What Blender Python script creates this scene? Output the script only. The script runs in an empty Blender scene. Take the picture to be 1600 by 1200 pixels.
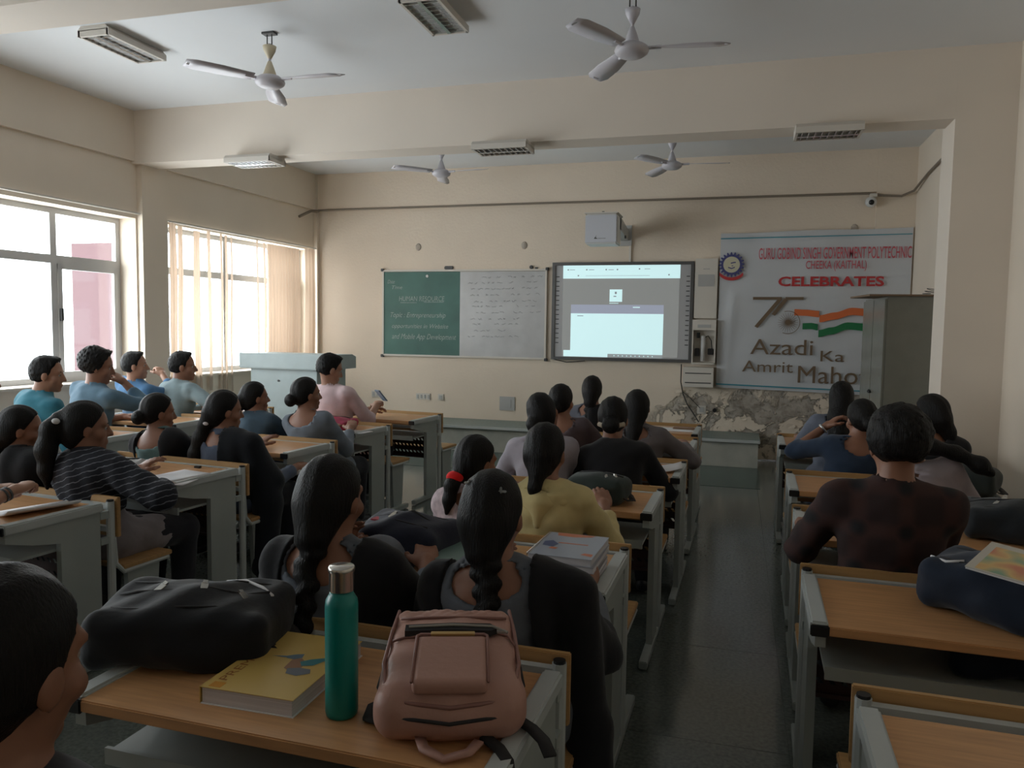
import bpy, bmesh, math, random
import numpy as np
from mathutils import Vector, Matrix, noise
PI = math.pi
S = bpy.context.scene
COL = S.collection
rnd = random.Random(7)

# ------------------------------------------------------------------ camera
HC = 1.62
cam_d = bpy.data.cameras.new('camera'); cam = bpy.data.objects.new('camera', cam_d); COL.objects.link(cam)
def cam_axes(yaw, pitch, roll):
    cy, sy = math.cos(yaw), math.sin(yaw)
    fwd = Vector((sy*math.cos(pitch), cy*math.cos(pitch), math.sin(pitch)))
    r = Vector((cy, -sy, 0)); d = fwd.cross(r)
    r2 = math.cos(roll)*r + math.sin(roll)*d
    return r2, fwd.cross(r2), fwd
_r, _d, _f = cam_axes(-0.28312702, -0.07304388, -0.0145111)
cam.matrix_world = Matrix(((_r.x, -_d.x, -_f.x, 0), (_r.y, -_d.y, -_f.y, 0), (_r.z, -_d.z, -_f.z, HC), (0, 0, 0, 1)))
cam_d.sensor_width = 36; cam_d.lens = 1208.46/1600*36; cam_d.clip_start = .05
S.camera = cam

# ------------------------------------------------------------------ world, light, exposure
W = bpy.data.worlds.new('sky'); S.world = W; W.use_nodes = True
W.node_tree.nodes['Background'].inputs[0].default_value = (.90, .95, 1.0, 1)
W.node_tree.nodes['Background'].inputs[1].default_value = 7.6
S.view_settings.view_transform = 'Standard'; S.view_settings.look = 'None'
S.view_settings.exposure = 0.42; S.view_settings.gamma = 1; S.view_settings.use_curve_mapping = False
S.cycles.max_bounces = 12; S.cycles.diffuse_bounces = 6; S.cycles.transparent_max_bounces = 16
S.cycles.caustics_reflective = False; S.cycles.caustics_refractive = False
S.cycles.sample_clamp_indirect = 6

# ------------------------------------------------------------------ materials
def mat(name, col, rough=.6, metal=0, var=0, scale=8, bump=0, bscale=40, spec=.5, stretch=None, sheen=0):
    m = bpy.data.materials.new(name); m.use_nodes = True
    nt = m.node_tree; b = nt.nodes['Principled BSDF']
    b.inputs['Base Color'].default_value = (*col, 1); b.inputs['Roughness'].default_value = rough
    b.inputs['Metallic'].default_value = metal; b.inputs['Specular IOR Level'].default_value = spec
    if sheen: b.inputs['Sheen Weight'].default_value = sheen
    if var or bump:
        tc = nt.nodes.new('ShaderNodeTexCoord'); mp = nt.nodes.new('ShaderNodeMapping')
        nt.links.new(tc.outputs['Object'], mp.inputs[0])
        if stretch: mp.inputs['Scale'].default_value = stretch
    if var:
        n = nt.nodes.new('ShaderNodeTexNoise'); n.inputs['Scale'].default_value = scale; n.inputs['Detail'].default_value = 5
        nt.links.new(mp.outputs[0], n.inputs['Vector'])
        r = nt.nodes.new('ShaderNodeValToRGB'); r.color_ramp.elements[0].position = .3; r.color_ramp.elements[1].position = .7
        r.color_ramp.elements[0].color = (*[c*(1-var) for c in col], 1); r.color_ramp.elements[1].color = (*[min(1, c*(1+var)) for c in col], 1)
        nt.links.new(n.outputs[0], r.inputs[0]); nt.links.new(r.outputs[0], b.inputs['Base Color'])
    if bump:
        n2 = nt.nodes.new('ShaderNodeTexNoise'); n2.inputs['Scale'].default_value = bscale; n2.inputs['Detail'].default_value = 4
        nt.links.new(mp.outputs[0], n2.inputs['Vector'])
        bp = nt.nodes.new('ShaderNodeBump'); bp.inputs['Strength'].default_value = bump; bp.inputs['Distance'].default_value = .01
        nt.links.new(n2.outputs[0], bp.inputs['Height']); nt.links.new(bp.outputs[0], b.inputs['Normal'])
    return m
def emit(name, col, st):
    m = bpy.data.materials.new(name); m.use_nodes = True; b = m.node_tree.nodes['Principled BSDF']
    b.inputs['Base Color'].default_value = (*[c*.5 for c in col], 1)
    b.inputs['Emission Color'].default_value = (*col, 1); b.inputs['Emission Strength'].default_value = st; return m
M = {}
M['wall'] = mat('cream_wall_paint', (.76, .67, .56), .75, var=.04, scale=1.2, bump=.05, bscale=60)
M['beam'] = mat('cream_beam_paint', (.79, .71, .62), .75, var=.03, scale=1.2, bump=.05, bscale=60)
M['ceil'] = mat('white_ceiling_paint', (.76, .78, .80), .8, var=.02, scale=1)
M['floor'] = mat('green_grey_terrazzo', (.125, .14, .125), .14, var=.3, scale=60, spec=.8)
M['floor_dark'] = mat('dark_green_gloss', (.05, .085, .075), .22, var=.25, scale=50)
M['stage_face'] = mat('stage_plaster', (.42, .42, .37), .6, var=.12, scale=5)
M['stage_top'] = mat('stage_green_terrazzo', (.13, .19, .18), .35, var=.2, scale=30)
M['wood'] = mat('tan_laminate', (.56, .30, .135), .38, var=.13, scale=5, stretch=(1, 14, 14))
M['wood_edge'] = mat('tan_laminate_edge', (.46, .27, .11), .45, var=.1, scale=5, stretch=(1, 14, 14))
M['steel'] = mat('grey_painted_steel', (.36, .39, .37), .45, var=.05, scale=6)
M['steel_light'] = mat('light_grey_metal_trim', (.48, .51, .50), .38, var=.04)
M['brown_metal'] = mat('dark_brown_metal', (.075, .03, .027), .5)
M['black_plastic'] = mat('black_plastic', (.012, .012, .013), .4)
M['alu'] = mat('aluminium_window_frame', (.55, .55, .55), .4)
M['white_plastic'] = mat('white_plastic', (.66, .66, .65), .4)
M['fix_white'] = mat('cream_fixture', (.66, .62, .56), .5)
M['mirror'] = mat('louvre_aluminium', (.75, .75, .75), .2, metal=1)
M['fan'] = mat('fan_enamel', (.56, .54, .58), .4)
M['fan_cream'] = mat('fan_cream_plastic', (.66, .58, .42), .5)
M['dark_metal'] = mat('dark_metal', (.08, .08, .08), .5, metal=.6)
M['grey_box'] = mat('grey_equipment', (.45, .45, .44), .5)
M['podium'] = mat('grey_blue_laminate', (.42, .50, .51), .5, var=.04)
M['almirah'] = mat('grey_almirah_enamel', (.20, .20, .17), .22, var=.05)
M['paper'] = mat('white_paper', (.78, .78, .80), .7)
M['pages'] = mat('page_edges', (.62, .60, .62), .8, var=.15, scale=3, stretch=(1, 1, 140))
M['skin'] = mat('brown_skin', (.27, .125, .075), .5, var=.06, scale=12)
M['skin_l'] = mat('light_brown_skin', (.38, .20, .13), .5, var=.06, scale=12)
M['hair'] = mat('black_hair', (.0065, .0055, .005), .5, bump=.6, bscale=34, stretch=(7, 7, .6), spec=.2)
M['sole'] = mat('dark_shoe', (.02, .02, .022), .5)
M['eye_white'] = mat('eye_white', (.35, .32, .30), .4)
def cloth(name, col, rough=.9, var=.12): 
    if name not in M: M[name] = mat(name, col, rough, var=var, scale=9, bump=.35, bscale=14, spec=.2, sheen=.15)
    return M[name]
g = bpy.data.materials.new('window_glass'); g.use_nodes = True; nt = g.node_tree; nt.nodes.clear()
o_ = nt.nodes.new('ShaderNodeOutputMaterial'); mx = nt.nodes.new('ShaderNodeMixShader'); tr = nt.nodes.new('ShaderNodeBsdfTransparent'); gl = nt.nodes.new('ShaderNodeBsdfGlossy')
gl.inputs['Roughness'].default_value = .05; mx.inputs[0].default_value = .06; tr.inputs[0].default_value = (.97, .98, .97, 1)
nt.links.new(tr.outputs[0], mx.inputs[1]); nt.links.new(gl.outputs[0], mx.inputs[2]); nt.links.new(mx.outputs[0], o_.inputs[0]); M['glass'] = g
g = bpy.data.materials.new('sheer_curtain'); g.use_nodes = True; nt = g.node_tree; nt.nodes.clear()
o_ = nt.nodes.new('ShaderNodeOutputMaterial'); mx = nt.nodes.new('ShaderNodeMixShader'); tl = nt.nodes.new('ShaderNodeBsdfTranslucent'); df = nt.nodes.new('ShaderNodeBsdfDiffuse')
tl.inputs[0].default_value = (.42, .31, .23, 1); df.inputs[0].default_value = (.68, .58, .48, 1); mx.inputs[0].default_value = .5
nt.links.new(tl.outputs[0], mx.inputs[1]); nt.links.new(df.outputs[0], mx.inputs[2]); nt.links.new(mx.outputs[0], o_.inputs[0]); M['curtain'] = g

# ------------------------------------------------------------------ helpers
def link(name, me, m=None, parent=None, smooth=False):
    o = bpy.data.objects.new(name, me); COL.objects.link(o)
    if m is not None and not me.materials: me.materials.append(m)
    if parent: o.parent = parent
    if smooth: me.polygons.foreach_set('use_smooth', [True]*len(me.polygons))
    return o
def box(bm, x0, x1, y0, y1, z0, z1, bevel=0):
    vs = [bm.verts.new((x, y, z)) for x in (x0, x1) for y in (y0, y1) for z in (z0, z1)]
    fs = [bm.faces.new([vs[i] for i in f]) for f in ((0, 1, 3, 2), (4, 6, 7, 5), (0, 4, 5, 1), (2, 3, 7, 6), (0, 2, 6, 4), (1, 5, 7, 3))]
    if bevel:
        es = list({e for f in fs for e in f.edges}); bmesh.ops.bevel(bm, geom=es, offset=bevel, segments=2, affect='EDGES')
def tube(bm, pts, r, seg=8, cap=True):
    pts = [Vector(p) for p in pts]; rs = r if isinstance(r, (list, tuple)) else [r]*len(pts)
    rings = []; up = Vector((0, 0, 1))
    for i, p in enumerate(pts):
        t = (pts[min(i+1, len(pts)-1)]-pts[max(i-1, 0)]).normalized()
        a = t.cross(up) if abs(t.dot(up)) < .95 else t.cross(Vector((0, 1, 0)))
        a.normalize(); b = t.cross(a)
        rings.append([bm.verts.new(p+rs[i]*(math.cos(2*PI*k/seg)*a+math.sin(2*PI*k/seg)*b)) for k in range(seg)])
    for A, B in zip(rings, rings[1:]):
        for k in range(seg): bm.faces.new((A[k], A[(k+1) % seg], B[(k+1) % seg], B[k]))
    if cap:
        bm.faces.new(rings[0]); bm.faces.new(rings[-1])
def lathe(bm, prof, cx=0, cy=0, seg=24):
    rings = [[bm.verts.new((cx+r*math.cos(2*PI*k/seg), cy+r*math.sin(2*PI*k/seg), z)) for k in range(seg)] for r, z in prof]
    for A, B in zip(rings, rings[1:]):
        for k in range(seg): bm.faces.new((A[k], A[(k+1) % seg], B[(k+1) % seg], B[k]))
    bm.faces.new(rings[0]); bm.faces.new(rings[-1])
def prism(bm, poly, axis, a, b):
    def P(u, v, w): return {'x': (w, u, v), 'y': (u, w, v), 'z': (u, v, w)}[axis]
    A = [bm.verts.new(P(u, v, a)) for u, v in poly]; B = [bm.verts.new(P(u, v, b)) for u, v in poly]
    bm.faces.new(A); bm.faces.new(B)
    n = len(poly)
    for i in range(n): bm.faces.new((A[i], A[(i+1) % n], B[(i+1) % n], B[i]))
def done(bm, name='mesh'):
    bmesh.ops.recalc_face_normals(bm, faces=bm.faces); me = bpy.data.meshes.new(name); bm.to_mesh(me); bm.free(); return me
def part(name, fn, m, parent=None, smooth=False):
    bm = bmesh.new(); fn(bm); return link(name, done(bm, name), m, parent, smooth)
def boxp(name, m, parent, *dims, bevel=0): return part(name, lambda b: box(b, *dims, bevel=bevel), m, parent)
def tag(o, label, cat=None, group=None, kind=None):
    o['label'] = label
    if cat: o['category'] = cat
    if group: o['group'] = group
    if kind: o['kind'] = kind
    return o
def thing(name, label, cat, loc=(0, 0, 0), rz=0, group=None):
    o = bpy.data.objects.new(name, None); COL.objects.link(o); o.location = loc; o.rotation_euler = (0, 0, rz)
    o.empty_display_size = .1; return tag(o, label, cat, group)
def struct(name, o, label): o.name = name; o['kind'] = 'structure'; o['label'] = label; return o
def text(name, s, m, parent, x0, x1, z0, z1, y, bold=0, plane='xz', shear=0):
    """flat lettering fitted in the rectangle; plane xz faces -Y, plane xy faces +Z (y is then the height)"""
    c = bpy.data.curves.new(name, 'FONT'); c.body = s; c.offset = bold; c.extrude = .0; c.resolution_u = 3; c.shear = shear
    o = bpy.data.objects.new(name, c); COL.objects.link(o)
    dg = bpy.context.evaluated_depsgraph_get(); me = bpy.data.meshes.new_from_object(o.evaluated_get(dg))
    bpy.data.objects.remove(o); bpy.data.curves.remove(c)
    co = np.empty(len(me.vertices)*3); me.vertices.foreach_get('co', co); co = co.reshape(-1, 3)
    mn, mxx = co.min(0), co.max(0); u = (co[:, 0]-mn[0])/(mxx[0]-mn[0])*(x1-x0)+x0; v = (co[:, 1]-mn[1])/(mxx[1]-mn[1])*(z1-z0)+z0
    out = np.stack([u, np.full_like(u, y), v], 1) if plane == 'xz' else np.stack([u, v, np.full_like(u, y)], 1)
    me.vertices.foreach_set('co', out.ravel()); me.materials.clear(); return link(name, me, m, parent)

# ------------------------------------------------------------------ signed-distance modelling (smooth bodies)
class Field:
    def __init__(s, lo, hi, h, fine=None):
        s.ax = []
        for i in range(3):
            cuts = [lo[i], hi[i]]; a = []
            if fine is None: a = np.arange(lo[i], hi[i]+h, h)
            else:
                f0, f1, fh = max(lo[i], fine[0][i]), min(hi[i], fine[1][i]), fine[2]
                if f1 <= f0: a = np.arange(lo[i], hi[i]+h, h)
                else:
                    n0 = max(1, int(round((f0-lo[i])/h))); n1 = max(1, int(round((hi[i]-f1)/h))); nf = int(round((f1-f0)/fh))
                    a = np.concatenate([np.linspace(lo[i], f0, n0+1)[:-1], np.linspace(f0, f1, nf+1), np.linspace(f1, hi[i], n1+1)[1:]])
            s.ax.append(a.astype(np.float32))
        s.D = np.full([len(a) for a in s.ax], 1.0, np.float32); s.h = h
    def sub(s, lo, hi):
        sl = []
        for i in range(3):
            a = np.searchsorted(s.ax[i], lo[i]); b = np.searchsorted(s.ax[i], hi[i]); sl.append(slice(max(0, a-1), min(len(s.ax[i]), b+1)))
        G = np.meshgrid(*[s.ax[i][sl[i]] for i in range(3)], indexing='ij', sparse=True)
        return tuple(sl), G
    def put(s, sl, d, k, op):
        if 0 in d.shape: return
        A = s.D[sl]
        if op == 'add':
            if k: h = np.maximum(k-np.abs(A-d), 0)/k; s.D[sl] = np.minimum(A, d)-h*h*k*.25
            else: s.D[sl] = np.minimum(A, d)
        else:
            d = -d
            if k: h = np.maximum(k-np.abs(A-d), 0)/k; s.D[sl] = np.maximum(A, d)+h*h*k*.25
            else: s.D[sl] = np.maximum(A, d)
    def cone(s, a, b, r1, r2, k=.02, op='add'):
        a = np.asarray(a, float); b = np.asarray(b, float); m = max(r1, r2)+k+2*s.h+.01
        sl, (X, Y, Z) = s.sub(np.minimum(a, b)-m, np.maximum(a, b)+m); ab = b-a; L = max(ab@ab, 1e-9)
        t = np.clip(((X-a[0])*ab[0]+(Y-a[1])*ab[1]+(Z-a[2])*ab[2])/L, 0, 1)
        d = np.sqrt((X-a[0]-t*ab[0])**2+(Y-a[1]-t*ab[1])**2+(Z-a[2]-t*ab[2])**2)-(r1+(r2-r1)*t)
        s.put(sl, d.astype(np.float32), k, op)
    def ell(s, c, r, B=None, k=.02, op='add'):
        c = np.asarray(c, float); r = np.asarray(r, float); m = max(r)+k+2*s.h+.01
        sl, (X, Y, Z) = s.sub(c-m, c+m); B = np.eye(3) if B is None else B
        q = [((X-c[0])*B[i][0]+(Y-c[1])*B[i][1]+(Z-c[2])*B[i][2]) for i in range(3)]
        k0 = np.sqrt(sum((q[i]/r[i])**2 for i in range(3))); k1 = np.sqrt(sum((q[i]/r[i]**2)**2 for i in range(3)))+1e-9
        s.put(sl, (k0*(k0-1)/k1).astype(np.float32), k, op)
    def rbox(s, c, r, rad, B=None, k=.02, op='add'):
        c = np.asarray(c, float); m = math.sqrt(sum(x*x for x in r))+k+2*s.h+.01
        sl, (X, Y, Z) = s.sub(c-m, c+m); B = np.eye(3) if B is None else B
        q = [np.abs((X-c[0])*B[i][0]+(Y-c[1])*B[i][1]+(Z-c[2])*B[i][2])-(r[i]-rad) for i in range(3)]
        d = np.sqrt(sum(np.maximum(a, 0)**2 for a in q))+np.minimum(np.maximum(np.maximum(q[0], q[1]), q[2]), 0)-rad
        s.put(sl, d.astype(np.float32), k, op)
    def full(s): return np.meshgrid(*s.ax, indexing='ij', sparse=True)
    def mesh(s):
        D = s.D; D[0] = D[-1] = 1; D[:, 0] = D[:, -1] = 1; D[:, :, 0] = D[:, :, -1] = 1
        ins = D < 0; nx, ny, nz = D.shape
        cnt = np.zeros((nx-1, ny-1, nz-1), np.int8)
        for i in (0, 1):
            for j in (0, 1):
                for k in (0, 1): cnt += ins[i:nx-1+i, j:ny-1+j, k:nz-1+k]
        ii, jj, kk = np.nonzero((cnt > 0) & (cnt < 8))
        if len(ii) == 0: return np.zeros((0, 3)), np.zeros((0, 4), int)
        idx = np.full(cnt.shape, -1, np.int64); idx[ii, jj, kk] = np.arange(len(ii))
        acc = np.zeros((len(ii), 3)); n = np.zeros(len(ii)); ax = s.ax
        for A in range(3):
            for u in (0, 1):
                for v in (0, 1):
                    o0 = [0, 0, 0]; oth = [q for q in range(3) if q != A]; o0[oth[0]] = u; o0[oth[1]] = v; o1 = list(o0); o1[A] = 1
                    a = D[ii+o0[0], jj+o0[1], kk+o0[2]]; b = D[ii+o1[0], jj+o1[1], kk+o1[2]]
                    ok = (a < 0) != (b < 0); t = np.where(ok, a/np.where(a == b, 1, a-b), 0)
                    P = [(ii, jj, kk)[q]+o0[q] for q in range(3)]
                    for q in range(3):
                        c0 = ax[q][P[q]]
                        if q == A: c0 = c0+t*(ax[q][P[q]+1]-ax[q][P[q]])
                        acc[:, q] += np.where(ok, c0, 0)
                    n += ok
        V = acc/n[:, None]; F = []
        for A in range(3):
            s0 = [slice(1, -1)]*3; s1 = [slice(1, -1)]*3; s0[A] = slice(0, -1); s1[A] = slice(1, None)
            a = ins[tuple(s0)]; b = ins[tuple(s1)]; off = [1, 1, 1]; off[A] = 0
            for flip, msk in ((False, a & ~b), (True, ~a & b)):
                p = np.array(np.nonzero(msk)).T+off
                if len(p) == 0: continue
                U, Vv = [(1, 2), (2, 0), (0, 1)][A]; q = []
                for du, dv in ((0, 0), (-1, 0), (-1, -1), (0, -1)):
                    c = p.copy(); c[:, U] += du; c[:, Vv] += dv; q.append(idx[c[:, 0], c[:, 1], c[:, 2]])
                q = np.stack(q, 1); F.append(q[:, ::-1] if flip else q)
        return V, np.concatenate(F)
def npmesh(name, V, F):
    me = bpy.data.meshes.new(name); me.vertices.add(len(V)); me.vertices.foreach_set('co', np.asarray(V, np.float32).ravel())
    me.loops.add(len(F)*4); me.loops.foreach_set('vertex_index', np.asarray(F, np.int32).ravel())
    me.polygons.add(len(F)); me.polygons.foreach_set('loop_start', np.arange(0, len(F)*4, 4, dtype=np.int32))
    me.update(calc_edges=True); me.polygons.foreach_set('use_smooth', [True]*len(F)); return me
def nrm(v): v = np.asarray(v, float); return v/np.linalg.norm(v)
def rotm(rx, ry, rz): return np.array(Matrix.Rotation(rz, 3, 'Z') @ Matrix.Rotation(ry, 3, 'Y') @ Matrix.Rotation(rx, 3, 'X'))

# ================================================================== THE ROOM
XR, YF, YB, ZC = 1.95, 10.2, -3.6, 3.79
def wx(y): return -6.0+.0278*(y-10.2)          # left wall plane, very slightly out of square
ANG = -math.atan(.0278)
# floor of slabs
fl = boxp('floor', M['floor'], None, -6.6, XR+.3, YB-.3, YF+.3, -.12, -.012); struct('floor', fl, 'dark green grey terrazzo floor laid in square slabs')
bm = bmesh.new(); box(bm, -.4717, .4717, -.4717, .4717, -.012, 0, bevel=.0008); tile_me = done(bm, 'floor_tile'); tile_me.materials.append(M['floor'])
for i in range(9):
    for j in range(14):
        x = -5.9+.945*i; y = YB+.5+.945*j
        o = bpy.data.objects.new('floor_tile', tile_me); COL.objects.link(o); o.parent = fl; o.location = (x, y, 0)
ce = boxp('ceiling', M['ceil'], None, -6.6, XR+.3, YB-.3, YF+.3, ZC, ZC+.15); struct('ceiling', ce, 'white ceiling between cream beams')
# peeling wall material for the front wall
mw = mat('front_wall_paint', (.77, .665, .545), .75, var=.04, scale=1.2, bump=.05, bscale=60)
nt = mw.node_tree; B = nt.nodes['Principled BSDF']; tc = nt.nodes.new('ShaderNodeTexCoord'); sx = nt.nodes.new('ShaderNodeSeparateXYZ'); nt.links.new(tc.outputs['Object'], sx.inputs[0])
def math_(op, a, b=None, c=None):
    n = nt.nodes.new('ShaderNodeMath'); n.operation = op
    for i, v in enumerate((a, b, c)):
        if v is None: continue
        if isinstance(v, (int, float)): n.inputs[i].default_value = v
        else: nt.links.new(v, n.inputs[i])
    return n.outputs[0]
def mapr(v, a, b, c=0, d=1):
    n = nt.nodes.new('ShaderNodeMapRange'); n.inputs[1].default_value = a; n.inputs[2].default_value = b; n.inputs[3].default_value = c; n.inputs[4].default_value = d
    nt.links.new(v, n.inputs[0]); return n.outputs[0]
def noi(scale, det=6, rough=.6, dist=0):
    n = nt.nodes.new('ShaderNodeTexNoise'); n.inputs['Scale'].default_value = scale; n.inputs['Detail'].default_value = det; n.inputs['Roughness'].default_value = rough; n.inputs['Distortion'].default_value = dist
    nt.links.new(tc.outputs['Object'], n.inputs['Vector']); return n.outputs[0]
edge = mapr(sx.outputs[0], -1.3, -.2, 0, 1)                    # damp patch grows to the right
topz = math_('ADD', math_('MULTIPLY', edge, .40), .52)
inz = math_('MULTIPLY', math_('SUBTRACT', topz, sx.outputs[2]), 5.0)
damp = math_('MULTIPLY', mapr(sx.outputs[0], -1.3, -.8), mapr(math_('ADD', inz, math_('MULTIPLY', math_('SUBTRACT', noi(3), .5), 5)), -.1, .6))
peel = math_('MULTIPLY', damp, mapr(noi(2.6, 9, .68, .5), .50, .53))
r = nt.nodes.new('ShaderNodeValToRGB'); r.color_ramp.elements[0].color = (.23, .19, .15, 1); r.color_ramp.elements[1].color = (.52, .47, .41, 1)
r.color_ramp.elements[0].position = .35; r.color_ramp.elements[1].position = .62; nt.links.new(noi(6, 8, .7, .2), r.inputs[0])
mxn = nt.nodes.new('ShaderNodeMix'); mxn.data_type = 'RGBA'; old = B.inputs['Base Color'].links[0].from_socket
nt.links.new(peel, mxn.inputs[0]); nt.links.new(old, mxn.inputs[6]); nt.links.new(r.outputs[0], mxn.inputs[7]); nt.links.new(mxn.outputs[2], B.inputs['Base Color'])
bp = nt.nodes.new('ShaderNodeBump'); bp.inputs['Distance'].default_value = .03; bp.inputs['Strength'].default_value = .9
nt.links.new(math_('SUBTRACT', math_('MULTIPLY', noi(30), .15), peel), bp.inputs['Height']); nt.links.new(bp.outputs[0], B.inputs['Normal'])
M['front_wall'] = mw
wf = boxp('wall_front', M['front_wall'], None, -6.6, XR+.3, YF, YF+.3, 0, ZC)
struct('wall_front', wf, 'cream front wall with the boards and a damp peeling patch')
def flakes(b):
    r2 = random.Random(3)
    for _ in range(70):
        cx, cz = r2.uniform(-.75, 1.3), r2.uniform(.40, .86); n = r2.randint(5, 7); a = r2.uniform(.02, .075); bb = a*r2.uniform(.3, .6); y = 10.196
        vs = [b.verts.new((cx+a*math.cos(2*PI*k/n)*r2.uniform(.7, 1.2), y-r2.uniform(.002, .014), cz+bb*math.sin(2*PI*k/n)*r2.uniform(.7, 1.2))) for k in range(n)]
        c = b.verts.new((cx, y, cz))
        for k in range(n): b.faces.new((vs[k], vs[(k+1) % n], c))
fk = part('plaster_flake', flakes, M['front_wall'], wf); fk['kind'] = 'stuff'; fk['label'] = 'curling flakes of peeling paint'
boxp('band', M['front_wall'], wf, -6.1, XR, YF-.04, YF, 3.29, ZC)
boxp('pilaster', M['front_wall'], wf, 1.52, XR, YF-.05, YF, 0, ZC)
wr = boxp('wall_right', M['wall'], None, XR, XR+.25, YB, YF, 0, ZC); struct('wall_right', wr, 'plain cream right wall')
wb = boxp('wall_back', M['wall'], None, -6.6, XR+.3, YB-.25, YB, 0, ZC); struct('wall_back', wb, 'plain cream back wall behind the camera')
# left wall with window openings
wl = bpy.data.objects.new('wall_left', None)
OP = [(.1, 3.0), (3.7, 6.76), (7.16, 10.12)]; Z0, Z1 = 1.0, 2.70; T = .28
def yline(bm, y0, y1, z0, z1, dx0=0, dx1=-T):
    # box following the skewed wall plane
    P = []
    for y in (y0, y1):
        for dx in (dx0, dx1):
            for z in (z0, z1): P.append(bm.verts.new((wx(y)+dx, y, z)))
    for f in ((0, 1, 3, 2), (4, 6, 7, 5), (0, 4, 5, 1), (2, 3, 7, 6), (0, 2, 6, 4), (1, 5, 7, 3)): bm.faces.new([P[i] for i in f])
def leftwall(b):
    yline(b, YB, YF, 0, Z0); yline(b, YB, YF, Z1, ZC)
    ys = [YB]+[v for o in OP for v in o]+[YF]
    for a, c in zip(ys[::2], ys[1::2]): yline(b, a, c, Z0, Z1)
wl = part('wall_left', leftwall, M['wall'], None); struct('wall_left', wl, 'cream left wall with large window openings')
part('band', lambda b: yline(b, YB, YF, 3.28, ZC, .04, 0), M['wall'], wl)
for a, c in ((6.78, 7.14), (3.2, 3.6), (-.3, .05)): part('pillar', lambda b: yline(b, a, c, 0, ZC, .07, 0), M['wall'], wl)
part('pillar', lambda b: yline(b, 10.14, YF, 0, ZC, .06, 0), M['wall'], wl)
part('sill', lambda b: [yline(b, a, c, Z0, Z0+.02, .04, -T) for a, c in OP], M['beam'], wl)
bm_lab = ['cream ceiling beam across the room before the front bay', 'cream ceiling beam at the top left corner of view', 'cream ceiling beam behind the camera']
for n, y in enumerate((6.72, 3.25, -.2)):
    o = boxp('trim', M['beam'], None, -6.3, XR, y, y+.31, 3.255, ZC); struct('trim_%d' % (n+1), o, bm_lab[n])
for n, y in enumerate((6.72, 3.25, -.2)):
    o = boxp('trim', M['beam'], None, 1.53, XR, y-.002, y+.38, 0, ZC); struct('trim_%d' % (n+4), o, ['cream pillar on the right wall under the front beam', 'cream right wall pillar level with the near rows', 'cream right wall pillar behind the camera'][n])
def skirt(b): box(b, 1.1, XR, YF-.015, YF, 0, .12)
struct('baseboard_front', part('baseboard_front', skirt, M['floor_dark']), 'dark skirting at the foot of the front wall')
# windows
def window(n, y0, y1, mull, label, open_=None):
    root = bpy.data.objects.new('window_%d' % n, None); COL.objects.link(root); root['kind'] = 'structure'; root['label'] = label
    d0, d1 = -T+.07, -T+.02; w = .055; ZT = 2.21
    def fr(b):
        yline(b, y0, y0+w, Z0+.02, Z1, d0, d1); yline(b, y1-w, y1, Z0+.02, Z1, d0, d1)
        yline(b, y0, y1, Z1-w, Z1, d0+.002, d1); yline(b, y0, y1, Z0+.02, Z0+.02+w, d0+.002, d1)
    part('window_frame', fr, M['alu'], root)
    part('transom', lambda b: yline(b, y0+w, y1-w, ZT-.04, ZT+.04, d0+.01, d1), M['alu'], root)
    ys = [y0+w]+mull+[y1-w]
    for m_ in mull: part('mullion', lambda b: yline(b, m_-.035, m_+.035, Z0+.05, Z1-w, d0+.012, d1), M['alu'], root)
    for a, c in zip(ys, ys[1:]):
        e0 = .035 if a in mull else 0; e1 = .035 if c in mull else 0
        for za, zb in ((Z0+.075, ZT-.04), (ZT+.04, Z1-w)):
            part('pane', lambda b: yline(b, a+e0, c-e1, za, zb, d0-.02, d0-.026), M['glass'], root)
    m_ = mull[-1]
    def sash(b):
        for a, c in ((m_+.035, m_+.085), (y1-w-.05, y1-w)): yline(b, a, c, Z0+.075, ZT-.04, d0+.02, d0-.01)
        yline(b, m_+.035, y1-w, Z0+.075, Z0+.125, d0+.02, d0-.01); yline(b, m_+.035, y1-w, ZT-.09, ZT-.04, d0+.02, d0-.01)
    sa = part('sash', sash, M['alu'], root)
    part('latch', lambda b: yline(b, m_+.045, m_+.07, 1.62, 1.74, d0+.045, d0+.02), M['dark_metal'], sa)
    return root
window(1, *OP[1], [4.75, 5.94], 'grey framed window left of the pillar without curtains')
window(2, *OP[2], [8.43, 9.62], 'grey framed window behind the sheer curtains')
window(3, *OP[0], [1.1, 2.1], 'grey framed window beside the near rows, out of frame')
for y0, y1 in OP:      # portals: emit nothing, only guide the sampling of the sky
    l = bpy.data.lights.new('window_portal', 'AREA'); l.shape = 'RECTANGLE'; l.size = Z1-Z0; l.size_y = y1-y0; l.cycles.is_portal = True
    o = bpy.data.objects.new('window_portal', l); COL.objects.link(o); yc = (y0+y1)/2; o.location = (wx(yc)-T-.02, yc, (Z0+Z1)/2); o.rotation_euler = (0, -PI/2, ANG)
# maroon shaft of the building outside
ex = boxp('wall_outside', mat('maroon_outside_wall', (.075, .038, .042), .8), None, -9.4, -8.6, 9.15, 9.6, 0, 2.75); tag(ex, 'maroon pillar outside beyond the left window', 'pillar')
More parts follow.
